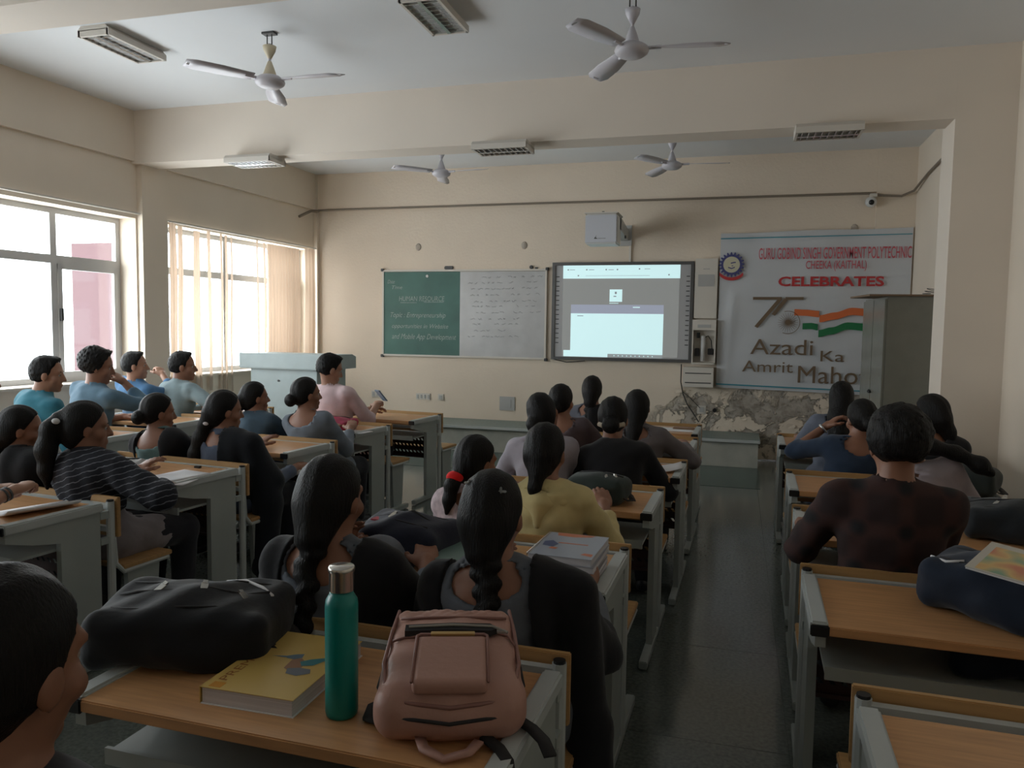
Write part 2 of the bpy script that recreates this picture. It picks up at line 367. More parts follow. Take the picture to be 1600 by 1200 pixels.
# curtains
def curtain(segs, label, y0, y1, z0):
    root = thing('curtain', label, 'curtain', (0, 0, 0), group=None)
    for (a, c, amp, n) in segs:
        def f(b):
            k = max(6, int((c-a)/.012)); rows = 7; V = []
            for j in range(rows+1):
                t = j/rows; z = 2.69-(2.69-z0)*t+.02*math.sin(a*9)
                row = []
                for i in range(k+1):
                    u = i/k; y = a+(c-a)*u+.01*math.sin(5*t+a*7)
                    row.append(b.verts.new((wx(y)+.055+amp*math.sin(u*n*2*PI+a*3)*(.6+.4*t)+.004*math.sin(17*u+9*t), y, z)))
                V.append(row)
            for A, Bq in zip(V, V[1:]):
                for i in range(k): b.faces.new((A[i], A[i+1], Bq[i+1], Bq[i]))
        part('fold', f, M['curtain'], root, True)
    return root
curtain([(7.17, 7.28, .012, 2), (7.30, 7.38, .012, 1.5), (7.56, 7.66, .012, 1.5), (7.80, 7.86, .008, 1), (8.02, 8.06, .006, 1), (8.10, 8.15, .006, 1), (8.20, 8.24, .006, 1)], 'sheer cream curtain drawn out in thin strips beside the pillar', 0, 0, .80)
curtain([(8.72, 8.76, .006, 1), (8.86, 8.91, .008, 1), (8.93, 9.66, .034, 11), (9.84, 10.1, .016, 3)], 'gathered cream curtain at the corner end of the window', 0, 0, .80)
def rod(b):
    tube(b, [(wx(y)+.055, y, 2.725) for y in (7.15, 8.6, 10.12)], .011, 8)
    tube(b, [(wx(y)+.055, y, 2.745) for y in (3.62, 5.2, 6.76)], .011, 8)
tag(part('curtain_rod', rod, M['fix_white']), 'thin pale curtain rods above the left wall windows', 'curtain rod')
# stage
st = thing('stage', 'low teaching platform along the front wall, plastered face and green terrazzo top', 'platform', (-2.95, 9.84, 0))
boxp('platform_body', M['stage_face'], st, -2.95, 3.22, -.36, .35, 0, .30); boxp('platform_top', M['stage_top'], st, -2.95, 3.24, -.40, .35, .30, .335)
boxp('nosing', M['steel_light'], st, -2.95, 3.24, -.412, -.40, .30, .337, bevel=.004)
boxp('floor_band', M['floor_dark'], st, -2.95, 3.22, -1.6, -.36, .0005, .003)  # flat darker green band over the floor along the platform front

# ------------------------------------------------------------------ ceiling fittings
def fan(x, y, ang, label, cm='fan'):
    t = thing('ceiling_fan', label, 'ceiling fan', (x, y, ZC)); z = -.36
    part('ceiling_hook', lambda b: (box(b, -.05, .05, -.03, .03, -.015, 0), tube(b, [(-.02, 0, -.01), (-.02, 0, -.10)], .005, 6), tube(b, [(.02, 0, -.01), (.02, 0, -.10)], .005, 6), tube(b, [(-.025, 0, -.1), (.025, 0, -.1)], .007, 6)), M['dark_metal'], t)
    part('upper_canopy', lambda b: lathe(b, [(.012, -.09), (.05, -.10), (.045, -.13), (.014, -.19)]), M[cm], t, True)
    part('down_rod', lambda b: tube(b, [(0, 0, -.08), (0, 0, -.33)], .011, 8), M['fan'], t)
    part('lower_canopy', lambda b: lathe(b, [(.014, -.21), (.03, -.25), (.05, -.31), (.052, -.33)]), M[cm], t, True)
    part('motor_housing', lambda b: lathe(b, [(.03, z+.045), (.075, z+.04), (.105, z+.02), (.112, z), (.105, z-.018), (.075, z-.038), (.03, z-.046)], seg=28), M['fan'], t, True)
    for k in range(3):
        a = ang+k*2*PI/3; c, s_ = math.cos(a), math.sin(a)
        def bl(b):
            rows = []
            for i in range(9):
                r_ = .13+.49*i/8; w = (.045+.03*min(1, i/4))*(1 if i < 8 else .6); dz = -.012*(i/8)
                row = []
                for q, th in ((-1, 0), (1, 0), (1, 1), (-1, 1)):
                    off = q*w; zz = z+.012+dz+q*.012+(.004 if th else 0); row.append(b.verts.new((c*r_-s_*off, s_*r_+c*off, zz)))
                rows.append(row)
            for A, Bq in zip(rows, rows[1:]):
                for i in range(4): b.faces.new((A[i], A[(i+1) % 4], Bq[(i+1) % 4], Bq[i]))
            b.faces.new(rows[0]); b.faces.new(rows[-1])
        part('blade', bl, M['fan'], t, True)
        part('blade_arm', lambda b: tube(b, [(c*.09, s_*.09, z+.01), (c*.19, s_*.19, z+.012)], .012, 6), M['fan'], t)
fan(-3.44, 5.2, -.05, 'ceiling fan with exposed cream canopies nearest the windows', 'fan_cream')
fan(-.73, 5.19, .05, 'ceiling fan near the top centre of the view')
fan(-3.45, 8.72, -.2, 'far ceiling fan over the front bay, left one above the green board')
fan(-.77, 8.85, .0, 'far ceiling fan over the front bay, above the projector')
def fixture(x, y, z, rz, label, L=.60, Wd=.28):
    t = thing('ceiling_light', label, 'ceiling light', (x, y, z), rz)
    def body(b):
        prism(b, [(-Wd/2+.03, 0), (Wd/2-.03, 0), (Wd/2, -.03), (Wd/2, -.075), (Wd/2-.02, -.075), (Wd/2-.02, -.035), (-Wd/2+.02, -.035), (-Wd/2+.02, -.075), (-Wd/2, -.075), (-Wd/2, -.03)], 'y', -L/2, L/2)
        box(b, -Wd/2+.005, Wd/2-.005, -L/2, -L/2+.02, -.075, -.03); box(b, -Wd/2+.005, Wd/2-.005, L/2-.02, L/2, -.075, -.03)
    part('housing', body, M['fix_white'], t)
    for sx_ in (-1, 1): part('lamp_tube', lambda b: tube(b, [(sx_*Wd/4, -L/2+.03, -.05), (sx_*Wd/4, L/2-.03, -.05)], .010, 8), M['white_plastic'], t, True)
    def lou(b):
        box(b, -.014, .014, -L/2+.02, L/2-.02, -.078, -.045)
        for k in range(9):
            yy = -L/2+.05+(L-.1)*k/8; box(b, -Wd/2+.02, -.014, yy-.003, yy+.003, -.077, -.052); box(b, .014, Wd/2-.02, yy-.003, yy+.003, -.077, -.052)
    part('louvre', lou, M['mirror'], t)
    part('reflector', lambda b: box(b, -Wd/2+.021, Wd/2-.021, -L/2+.021, L/2-.021, -.058, -.054), M['white_plastic'], t)
fixture(-4.63, 5.05, ZC, .0, 'louvred ceiling light near the top left, beside the window-side fan')
fixture(-2.06, 5.07, ZC, .0, 'louvred ceiling light between the two near fans')
fixture(-2.78, 4.15, ZC, .0, 'louvred ceiling light cut by the top edge of the view', L=.75, Wd=.34)
fixture(-4.62, 6.72, 3.255, PI/2, 'louvred light under the beam, leftmost, above the curtained window', L=.5, Wd=.3)
fixture(-2.07, 6.72, 3.255, PI/2, 'louvred light under the middle of the beam', L=.5, Wd=.3)
fixture(.63, 6.74, 3.255, PI/2, 'louvred light under the beam, rightmost, near the pillar', L=.5, Wd=.3)

# ================================================================== FRONT WALL THINGS (faces look towards -Y)
FY = 10.2
M['green_board'] = mat('green_chalkboard', (.055, .15, .125), .55, var=.22, scale=2.5)
M['whiteboard'] = mat('smeared_whiteboard', (.50, .50, .50), .28, var=.09, scale=4)
M['chalk'] = mat('chalk_marks', (.34, .42, .38), .9, var=.3, scale=40); M['smear'] = mat('grey_marker_smears', (.33, .33, .34), .6, var=.2, scale=20)
bd = thing('writing_board', 'framed combination board, green chalkboard left and smeared whiteboard right', 'board', (-3.70, FY, 1.19))
boxp('chalk_panel', M['green_board'], bd, -1.19, -.03, -.03, 0, .025, 1.19); boxp('whiteboard_panel', M['whiteboard'], bd, -.03, 1.19, -.03, 0, .025, 1.19)
def frm(b, x0=-1.21, x1=1.21, z0=0, z1=1.22, w=.025, d=.04):
    box(b, x0, x1, -d, 0, z0, z0+w); box(b, x0, x1, -d, 0, z1-w, z1); box(b, x0, x0+w, -d+.001, 0, z0+w, z1-w); box(b, x1-w, x1, -d+.001, 0, z0+w, z1-w)
part('frame', frm, M['fix_white'], bd)
for x, z in ((-1.21, 1.22), (1.21, 1.22), (-1.21, 0), (1.21, 0)): part('corner_clip', lambda b: box(b, x-.02, x+.02, -.05, 0, z-.02, z+.02, bevel=.005), M['dark_metal'], bd)
part('hanger', lambda b: (box(b, -.27, -.14, -.03, 0, 1.22, 1.27, bevel=.01), box(b, .96, 1.01, -.03, 0, 1.22, 1.27, bevel=.01), box(b, 1.04, 1.07, -.03, 0, 1.22, 1.245)), M['dark_metal'], bd)
text('chalk_writing', 'HUMAN RESOURCE', M['chalk'], bd, -.95, -.26, .78, .85, -.0315, shear=.1)
part('chalk_underline', lambda b: box(b, -.93, -.68, -.0315, -.030, .755, .762), M['chalk'], bd); part('chalk_underline', lambda b: box(b, -.57, -.27, -.0315, -.030, .765, .772), M['chalk'], bd)
text('chalk_writing', 'Topic : Entrepreneurship', M['chalk'], bd, -1.08, -.24, .53, .62, -.0315, shear=.35)
text('chalk_writing', 'opportunities in Website', M['chalk'], bd, -1.06, -.20, .38, .46, -.0315, shear=.35)
text('chalk_writing', 'and Mobile App Development', M['chalk'], bd, -1.06, -.08, .22, .32, -.0315, shear=.35)
text('chalk_writing', 'Date', M['chalk'], bd, -1.13, -1.02, 1.03, 1.08, -.0315, shear=.3); text('chalk_writing', 'Time', M['chalk'], bd, -1.06, -.90, .95, 1.0, -.0315, shear=.3)
part('magnet', lambda b: lathe(b, [(.02, 0), (.02, .01)], seg=12), M['white_plastic'], bd).matrix_local = Matrix.Translation((-.52, -.031, 1.13)) @ Matrix.Rotation(PI/2, 4, 'X')
def smears(b):
    r2 = random.Random(5)
    for i in range(11):
        z = 1.1-.08*i+r2.uniform(-.01, .01); x = .08+r2.uniform(0, .15)
        while x < 1.08-(.25 if i > 6 else 0):
            w = r2.uniform(.02, .07)
            if r2.random() < .75: 
                pts = [(x+w*k/4, -.0325, z+r2.uniform(-.012, .012)+.02*x) for k in range(5)]; tube(b, pts, .0022, 4)
            x += w+r2.uniform(.01, .05)
part('marker_writing', smears, M['smear'], bd)
# interactive board
sb = thing('interactive_board', 'dark framed interactive whiteboard showing a projected computer desktop', 'screen', (-2.41, FY, 1.20))
SW, SH = 1.845, 1.29
boxp('board_surface', mat('interactive_surface', (.46, .46, .47), .45), sb, .03, SW-.03, -.045, 0, .03, SH-.03)
part('frame', lambda b: frm(b, 0, SW, 0, SH, .04, .065), mat('grey_anodised_frame', (.13, .13, .13), .4, metal=.6), sb)
def scr(name, m, u0, u1, v0, v1, d): return boxp(name, m, sb, SW*u0, SW*u1, -.0455-d, -.0452, SH*(1-v1), SH*(1-v0))
E_w = emit('projected_white', (.62, .87, .89), .62); E_g = emit('projected_grey', (.30, .31, .30), .40); E_p = emit('projected_lilac', (.34, .37, .46), .5); E_t = emit('projected_taskbar', (.33, .37, .38), .45); E_d = emit('projected_dark', (.22, .27, .29), .4)
scr('projected_page', E_g, .078, .903, .03, .955, .0002)
scr('projected_window', E_w, .078, .907, .03, .165, .0008); scr('projected_window', E_w, .418, .508, .275, .40, .0008); scr('projected_window', E_p, .14, .80, .43, .52, .0008); scr('projected_window', E_w, .14, .80, .52, .935, .0010)
scr('projected_window', E_w, .09, .413, .90, .965, .0012); scr('projected_window', E_t, .413, .80, .93, .965, .0014)
def icons(b, ps, w, h, d=.0025):
    for u, v in ps: box(b, SW*u-w, SW*u+w, -.0455-d, -.0455, SH*(1-v)-h, SH*(1-v)+h)
part('screen_icons', lambda b: (icons(b, [(.115, .075), (.25, .075), (.39, .075), (.47, .075), (.625, .07), (.19, .135), (.83, .13)], .009, .008), icons(b, [(.145, .076), (.285, .076), (.425, .076), (.68, .07)], .035, .003), icons(b, [(.47, .137)], .42, .0015), icons(b, [(.21, .545)], .04, .004), icons(b, [(.462, .31)], .012, .015), icons(b, [(.456, .345)], .018, .006)), E_d, sb)
part('screen_icons', lambda b: (icons(b, [(.61, .455)], .045, .006), icons(b, [(.45, .415)], .06, .004), icons(b, [(.46+.03*k, .947) for k in range(10)], .007, .006)), E_w, sb)
for o in sb.children:
    if o.name.startswith('screen_icons'): o['kind'] = 'stuff'
def marks(b):
    for k in range(15):
        for u in (.04, .962): box(b, SW*u-.022, SW*u+.022, -.048, -.045, SH*(.855-.0485*k)-.007, SH*(.855-.0485*k)+.005)
part('button_marks', marks, M['dark_metal'], sb)
# projector on its arm
pj = thing('projector', 'white short-throw projector on a wall arm above the interactive board', 'projector', (-1.60, 9.3, 2.62))
def pbody(b): prism(b, [(-.22, 0), (.22, 0), (.22, .30), (.16, .36), (-.16, .36), (-.22, .33)], 'x', -.19, .19)
part('projector_body', lambda b: box(b, -.19, .19, -.14, .20, 0, .355, bevel=.015), M['white_plastic'], pj)
boxp('front_plate', mat('projector_plate', (.60, .62, .68), .4), pj, -.185, .185, -.146, -.140, .02, .335, bevel=.002)
boxp('top_cover', M['fix_white'], pj, -.20, .20, -.15, .28, .356, .372, bevel=.005)
boxp('maker_mark', M['smear'], pj, -.03, .06, -.1475, -.146, .060, .068); part('maker_mark', lambda b: prism(b, [(-.08, .06), (-.05, .10), (-.06, .075), (-.03, .06)], 'y', -.148, -.146), M['dark_metal'], pj)
part('wall_arm', lambda b: (prism(b, [(.1, .36), (.9, .27), (.9, .14), (.1, .20)], 'x', .10, .19), box(b, .06, .23, .86, .9, .08, .34)), M['grey_box'], pj)
part('arm_knob', lambda b: (tube(b, [(.19, .5, .15), (.21, .5, .15)], .02, 10), tube(b, [(0, 0, .37), (0, 0, .40)], .015, 8)), M['dark_metal'], pj)
part('cable_duct', lambda b: box(b, .20, .225, .87, .9, -.13, .15), M['fix_white'], pj)
# speaker panel, device holder, drawer box
sp = thing('wall_speaker', 'tall white speaker cabinet right of the interactive board', 'speaker', (-.41, FY, 1.77))
boxp('cabinet', M['fix_white'], sp, -.14, .14, -.10, 0, 0, .75, bevel=.006); boxp('grille', M['grey_box'], sp, -.10, .10, -.104, -.10, .40, .55); boxp('maker_mark', M['smear'], sp, -.04, .04, -.1015, -.10, .615, .622)
part('grille_slat', lambda b: [box(b, -.10, .10, -.107, -.104, .405+.02*k, .413+.02*k) for k in range(7)], M['grey_box'], sp)
dh = thing('document_camera_box', 'open white wall cabinet holding a folded document camera', 'cabinet', (-.415, FY, 1.19))
def shell(b):
    box(b, -.145, .145, -.02, 0, 0, .56); box(b, -.145, -.13, -.16, -.02, 0, .56); box(b, .13, .145, -.16, -.02, 0, .56); box(b, -.13, .13, -.16, -.02, .43, .56); box(b, -.13, .13, -.18, -.02, 0, .02)
part('cabinet_shell', shell, M['fix_white'], dh); boxp('control_strip', M['grey_box'], dh, -.08, .08, -.165, -.16, .46, .50)
part('camera_column', lambda b: tube(b, [(-.01, -.09, .04), (-.01, -.09, .36)], .028, 12), M['white_plastic'], dh, True)
part('camera_base', lambda b: (box(b, -.11, -.05, -.12, -.05, .1, .2, bevel=.006), box(b, .05, .12, -.13, -.05, .12, .2, bevel=.006), tube(b, [(-.07, -.08, .40), (-.07, -.08, .33)], .02, 8), tube(b, [(.0, -.09, .33), (.05, -.09, .36), (.09, -.09, .30), (.1, -.09, .2)], .006, 6)), M['black_plastic'], dh)
db = thing('drawer_box', 'low white two-slot wall box under the interactive board corner', 'box', (-.47, FY, .90))
boxp('box_body', M['fix_white'], db, -.19, .19, -.20, 0, 0, .25, bevel=.005)
for z in (.05, .17): boxp('drawer_slot', M['dark_metal'], db, -.16, .16, -.204, -.20, z, z+.012)
cb = part('hanging_cable', lambda b: (tube(b, [(-.69, FY-.03, 1.18), (-.69, FY-.035, .95), (-.66, FY-.03, .80), (-.60, FY-.03, .66), (-.50, FY-.04, .52), (-.45, FY-.04, .44)], .007, 6), tube(b, [(-.66, FY-.02, .82), (-.58, FY-.02, .76), (-.50, FY-.02, .68), (-.44, FY-.02, .62)], .004, 5)), M['black_plastic'])
tag(cb, 'black cables hanging from the drawer box to the wall socket', 'cable')
cb = part('hanging_cable', lambda b: tube(b, [(-2.42, FY-.03, 1.21), (-2.2, FY-.04, 1.165), (-1.95, FY-.03, 1.19)], .005, 5), M['black_plastic']); tag(cb, 'short black cable looping below the left corner of the interactive board', 'cable')
# sockets
def socket(x, z, w, h, n, label, m='fix_white'):
    t = thing('wall_socket', label, 'socket', (x, FY, z)); boxp('plate', M[m], t, -w/2, w/2, -.015, 0, -h/2, h/2, bevel=.003)
    for i in range(n): boxp('switch', M['grey_box'], t, -w/2+w*(i+.25)/n, -w/2+w*(i+.75)/n, -.022, -.015, -h*.28, h*.28)
socket(-5.02, .63, .14, .10, 2, 'small cream switch plate left of the front wall, past the man in pink')
socket(-4.28, .62, .22, .09, 4, 'wide cream switch plate below the green board'); socket(-4.01, .62, .09, .09, 1, 'square cream socket beside the wide switch plate')
socket(-3.03, .57, .22, .19, 1, 'large pale blank plate on the wall below the whiteboard', 'grey_box')
socket(-.42, .60, .11, .11, 1, 'cream socket on the peeling wall by the hanging cables')
pg = part('black_plug', lambda b: tube(b, [(-.26, FY-.05, .60), (-.26, FY, .60)], .025, 10), M['black_plastic']); tag(pg, 'round black plug on the peeling wall right of the socket', 'plug')
for x, z, l in ((-4.37, 2.73, 'worn patch where a fitting was removed, above the green board'), (-2.82, 2.73, 'worn patch where a fitting was removed, above the whiteboard'), (1.30, 2.87, 'worn patch of plaster above the banner')):
    o = part('wall_patch', lambda b: lathe(b, [(.045, 0), (.035, .012), (.012, .02)], seg=9), mat('worn_plaster', (.46, .40, .34), .9)); o.matrix_world = Matrix.Translation((x, FY, z)) @ Matrix.Rotation(PI/2, 4, 'X') @ Matrix.Diagonal((1, 1.2, 1, 1)); tag(o, l, 'wall patch')
# pipe and camera
pp = part('conduit', lambda b: (tube(b, [(-5.93, FY-.05, 3.275), (-3, FY-.055, 3.277), (1.42, FY-.05, 3.27)], .014, 8), tube(b, [(-5.92, FY-.06, 3.262), (-5.92, FY-.25, 3.24), (-5.93, FY-.55, 3.12)], .02, 8), tube(b, [(1.42, FY-.06, 3.27), (1.6, FY-.08, 3.235), (1.78, FY-.1, 3.22), (1.90, FY-.15, 3.27), (1.925, FY-.7, 3.36), (1.925, FY-1.9, 3.42)], .014, 8)), mat('brown_conduit', (.22, .18, .14), .6)); tag(pp, 'brown conduit along the top of the front wall, sagging at the right', 'pipe')
cc = thing('cctv_camera', 'small white security camera under the conduit in the front right corner', 'camera', (1.45, FY-.06, 3.24))
part('mount', lambda b: box(b, -.01, .07, -.05, .02, -.02, .02, bevel=.004), M['fix_white'], cc)
o = part('camera_head', lambda b: lathe(b, [(.045, 0), (.06, .015), (.062, .09), (.045, .11)], seg=18), M['white_plastic'], cc, True); o.matrix_local = Matrix.Translation((0, 0, -.07)) @ Matrix.Rotation(PI/2+.2, 4, 'X')
o = part('lens', lambda b: lathe(b, [(.032, .105), (.03, .118)], seg=14), M['black_plastic'], cc, True); o.matrix_local = Matrix.Translation((0, 0, -.07)) @ Matrix.Rotation(PI/2+.2, 4, 'X')
# banner
M['banner'] = mat('banner_vinyl', (.58, .60, .63), .5, var=.03, scale=2)
M['b_red'] = mat('banner_red', (.50, .04, .045), .5); M['b_pink'] = mat('banner_pale_red', (.55, .10, .13), .5); M['b_brown'] = mat('banner_brown', (.17, .115, .07), .5)
M['b_orange'] = mat('banner_orange', (.70, .17, .055), .5); M['b_green'] = mat('banner_green', (.02, .19, .07), .5); M['b_teal'] = mat('banner_teal_line', (.05, .28, .36), .5); M['b_blue'] = mat('banner_navy', (.06, .065, .20), .5); M['b_cream'] = mat('banner_cream', (.60, .57, .42), .5); M['b_white'] = mat('banner_white', (.62, .64, .66), .5)
BX, BZ = -.25, .90
bn = thing('banner', 'white vinyl banner with red headings, a large brown 75 and a tricolour ribbon', 'banner', (BX, FY-.055, BZ))
def wav(x, z): return -.016-.010*math.sin(x*5+z*1.5)*(.4+.6*abs(z-1))-.004*math.sin(x*11-z*7)-.014*math.exp(-((x-.10-.07*z)/.05)**2)*(1 if z < 1.2 else 0)
def ban(b):
    nx, nz = 60, 30; V = [[None]*(nx+1) for _ in range(nz+1)]
    for j in range(nz+1):
        for i in range(nx+1):
            x = 2.18*i/nx; z = 1.93*j/nz+(.03*(x/2.18)-.012*math.sin(x/2.18*PI*3)*.4 if j == nz else 0)-(.0 if j else .02*x)
            V[j][i] = b.verts.new((x, wav(x, z), z))
    for j in range(nz):
        for i in range(nx): b.faces.new((V[j][i], V[j][i+1], V[j+1][i+1], V[j+1][i]))
sheet = part('banner_sheet', ban, M['banner'], bn, True)
D_ = -.044
def bl(name, m, poly, d=0): return part(name, lambda b: prism(b, poly, 'y', D_-.0005-d, D_-d), m, bn)
def strip(b, pts, w0, w1, d):
    A = [b.verts.new((x, D_-d, z+w0)) for x, z in pts]; Bq = [b.verts.new((x, D_-d, z+w1)) for x, z in pts]
    for i in range(len(pts)-1): b.faces.new((A[i], A[i+1], Bq[i+1], Bq[i]))
bl('border_line', M['b_teal'], [(.0, 1.855), (2.17, 1.875), (2.17, 1.885), (0, 1.868)]); bl('border_line', M['b_teal'], [(0, .035), (2.1, .0), (2.1, .015), (0, .052)])
text('lettering', 'GURU GOBIND SINGH GOVERNMENT POLYTECHNIC', M['b_pink'], bn, .46, 2.17, 1.60, 1.74, D_, bold=.008)
text('lettering', 'CHEEKA (KAITHAL)', M['b_pink'], bn, 1.01, 1.69, 1.45, 1.58, D_, bold=.008)
text('lettering', 'CELEBRATES', M['b_red'], bn, .70, 1.89, 1.27, 1.39, D_, bold=.028)
text('lettering', 'Azadi', M['b_brown'], bn, .40, 1.13, .43, .62, D_); text('lettering', 'Ka', M['b_brown'], bn, 1.22, 1.49, .36, .49, D_)
text('lettering', 'Amrit', M['b_brown'], bn, .31, .91, .21, .35, D_); text('lettering', 'Mahotsav', M['b_brown'], bn, .97, 2.16, .09, .30, D_)
part('numeral_seven', lambda b: (prism(b, [(.41, 1.105), (.75, 1.105), (.75, 1.14), (.41, 1.14)], 'y', D_-.0005, D_), prism(b, [(.75, 1.106), (.477, .757), (.438, .777), (.695, 1.106)], 'y', D_-.0004, D_)), M['b_brown'], bn)
part('numeral_five', lambda b: (prism(b, [(.79, 1.105), (1.0, 1.105), (1.0, 1.14), (.79, 1.14)], 'y', D_-.0005, D_), prism(b, [(.82, 1.106), (.675, .909), (.636, .929), (.78, 1.127)], 'y', D_-.0004, D_)), M['b_brown'], bn)
def wheel(b):
    cx, cz = .83, .83
    for k in range(24):
        a = k*PI/12; c, s_ = math.cos(a), math.sin(a)
        vs = [b.verts.new(p) for p in ((cx+.02*c-.004*s_, D_, cz+.02*s_+.004*c), (cx+.12*c-.0012*s_, D_, cz+.12*s_+.0012*c), (cx+.12*c+.0012*s_, D_, cz+.12*s_-.0012*c), (cx+.02*c+.004*s_, D_, cz+.02*s_-.004*c))]; b.faces.new(vs)
    lathe_ = [b.verts.new((cx+.028*math.cos(k*PI/10), D_-.0005, cz+.028*math.sin(k*PI/10))) for k in range(20)]; b.faces.new(lathe_)
    for r0, r1, a0, a1 in ((.135, .142, -2.0, 1.9),):
        n = 30; A = [b.verts.new((cx+r0*math.cos(a0+(a1-a0)*i/n), D_, cz+r0*math.sin(a0+(a1-a0)*i/n))) for i in range(n+1)]; Bq = [b.verts.new((cx+r1*math.cos(a0+(a1-a0)*i/n), D_, cz+r1*math.sin(a0+(a1-a0)*i/n))) for i in range(n+1)]
        for i in range(n): b.faces.new((A[i], A[i+1], Bq[i+1], Bq[i]))
part('spoked_wheel', wheel, M['b_brown'], bn)
def smooth(P, n=6):
    out = []
    for (x0, z0), (x1, z1) in zip(P, P[1:]):
        for i in range(n): t = i/n; u = t*t*(3-2*t); out.append((x0+(x1-x0)*t, z0+(z1-z0)*u))
    return out+[P[-1]]
for nm, L_, R_, m_ in (('orange_band', [(.90, .955), (1.02, .95), (1.185, .935)], [(1.19, .880), (1.36, .915), (1.55, .972), (1.77, .955), (2.1, .90)], 'b_orange'), ('green_band', [(1.0, .785), (1.10, .79), (1.175, .775)], [(1.185, .700), (1.33, .735), (1.51, .797), (1.77, .778), (2.1, .74)], 'b_green')):
    part(nm, lambda b: (strip(b, smooth(L_), -.038, .038, 0), strip(b, smooth(R_), -.045, .042, .001)), M[m_], bn)
def gear(b):
    cx, cz, n = .14, 1.54, 20; vs = []
    for k in range(n*4):
        a = 2*PI*k/(n*4); r_ = .155 if k % 4 < 2 else .125; vs.append(b.verts.new((cx+r_*math.cos(a), D_, cz+r_*math.sin(a))))
    b.faces.new(vs)
part('gear_emblem', gear, M['b_blue'], bn)
def disc(b, r_, d, cx=.14, cz=1.54, sx_=1, n=24): b.faces.new([b.verts.new((cx+sx_*r_*math.cos(2*PI*k/n), D_-d, cz+r_*math.sin(2*PI*k/n))) for k in range(n)])
part('emblem_disc', lambda b: disc(b, .10, .001), M['b_cream'], bn); part('emblem_figure', lambda b: (strip(b, [(.10, 1.50), (.14, 1.485), (.18, 1.50)], 0, .014, .002), strip(b, [(.13, 1.55), (.17, 1.56), (.19, 1.56)], 0, .014, .002), strip(b, [(.14, 1.52), (.16, 1.52)], 0, .01, .002)), M['b_blue'], bn)
def ribb(b): strip(b, [(.14+.19*math.sin(t), 1.545-.185*math.cos(t)) for t in [-.85+1.7*i/12 for i in range(13)]], -.018, .022, .0015)
part('emblem_ribbon', ribb, M['b_red'], bn)
# steel almirah
al = thing('steel_almirah', 'tall grey steel cupboard standing in the front right corner', 'cupboard', (1.35, 8.2, 0), math.radians(4))
boxp('carcass', M['almirah'], al, .02, .46, 0, .91, .08, 1.97, bevel=.004)
for y0, y1 in ((.005, .45), (.46, .905)): boxp('door', M['almirah'], al, 0, .02, y0, y1, .10, 1.95, bevel=.004)
part('handle', lambda b: (tube(b, [(-.015, .43, 1.02), (-.03, .39, 1.02)], .012, 8), tube(b, [(0, .43, 1.02), (-.025, .43, 1.02)], .02, 10)), M['dark_metal'], al)
part('foot', lambda b: [box(b, x, x+.04, y, y+.04, 0, .08) for x in (.03, .41) for y in (.02, .85)], M['dark_metal'], al)
o = boxp('wooden_board', mat('brown_board', (.20, .13, .08), .7), None, -.17, .48, -.05, .60, 0, .018); o.location = (1.36, 8.2, 1.971); o.rotation_euler.z = math.radians(8); tag(o, 'thin brown board lying on top of the steel cupboard', 'board')
o = part('wire_coil', lambda b: [tube(b, [(.03*k+.06*math.cos(t)*(.6+.2*k), .04*math.sin(t)*(1+.3*k), .01+.025*k*abs(math.sin(t*.5))) for t in [i*PI/5 for i in range(11)]], .003, 5) for k in range(3)], M['dark_metal']); o.location = (1.73, 8.32, 1.992); tag(o, 'loose coil of wire on top of the steel cupboard', 'wire')
# podium
pd = thing('lectern', 'large pale grey-blue teaching podium near the windows', 'podium', (-4.76, 7.35, 0), -.06)
boxp('podium_body', M['podium'], pd, -.43, .43, .05, .62, .06, 1.13, bevel=.004); boxp('plinth', M['dark_metal'], pd, -.41, .41, .08, .6, 0, .06)
part('podium_top', lambda b: prism(b, [(0, 1.13), (.68, 1.13), (.68, 1.26), (.60, 1.29), (0, 1.295)], 'x', -.53, .53), M['podium'], pd)
boxp('front_lip', M['podium'], pd, -.535, .535, -.012, 0, 1.14, 1.30, bevel=.003); o = part('lock', lambda b: tube(b, [(0, .05, 1.0), (0, .04, 1.0)], .012, 10), M['dark_metal'], pd); o.location = (-.06, 0, 0)

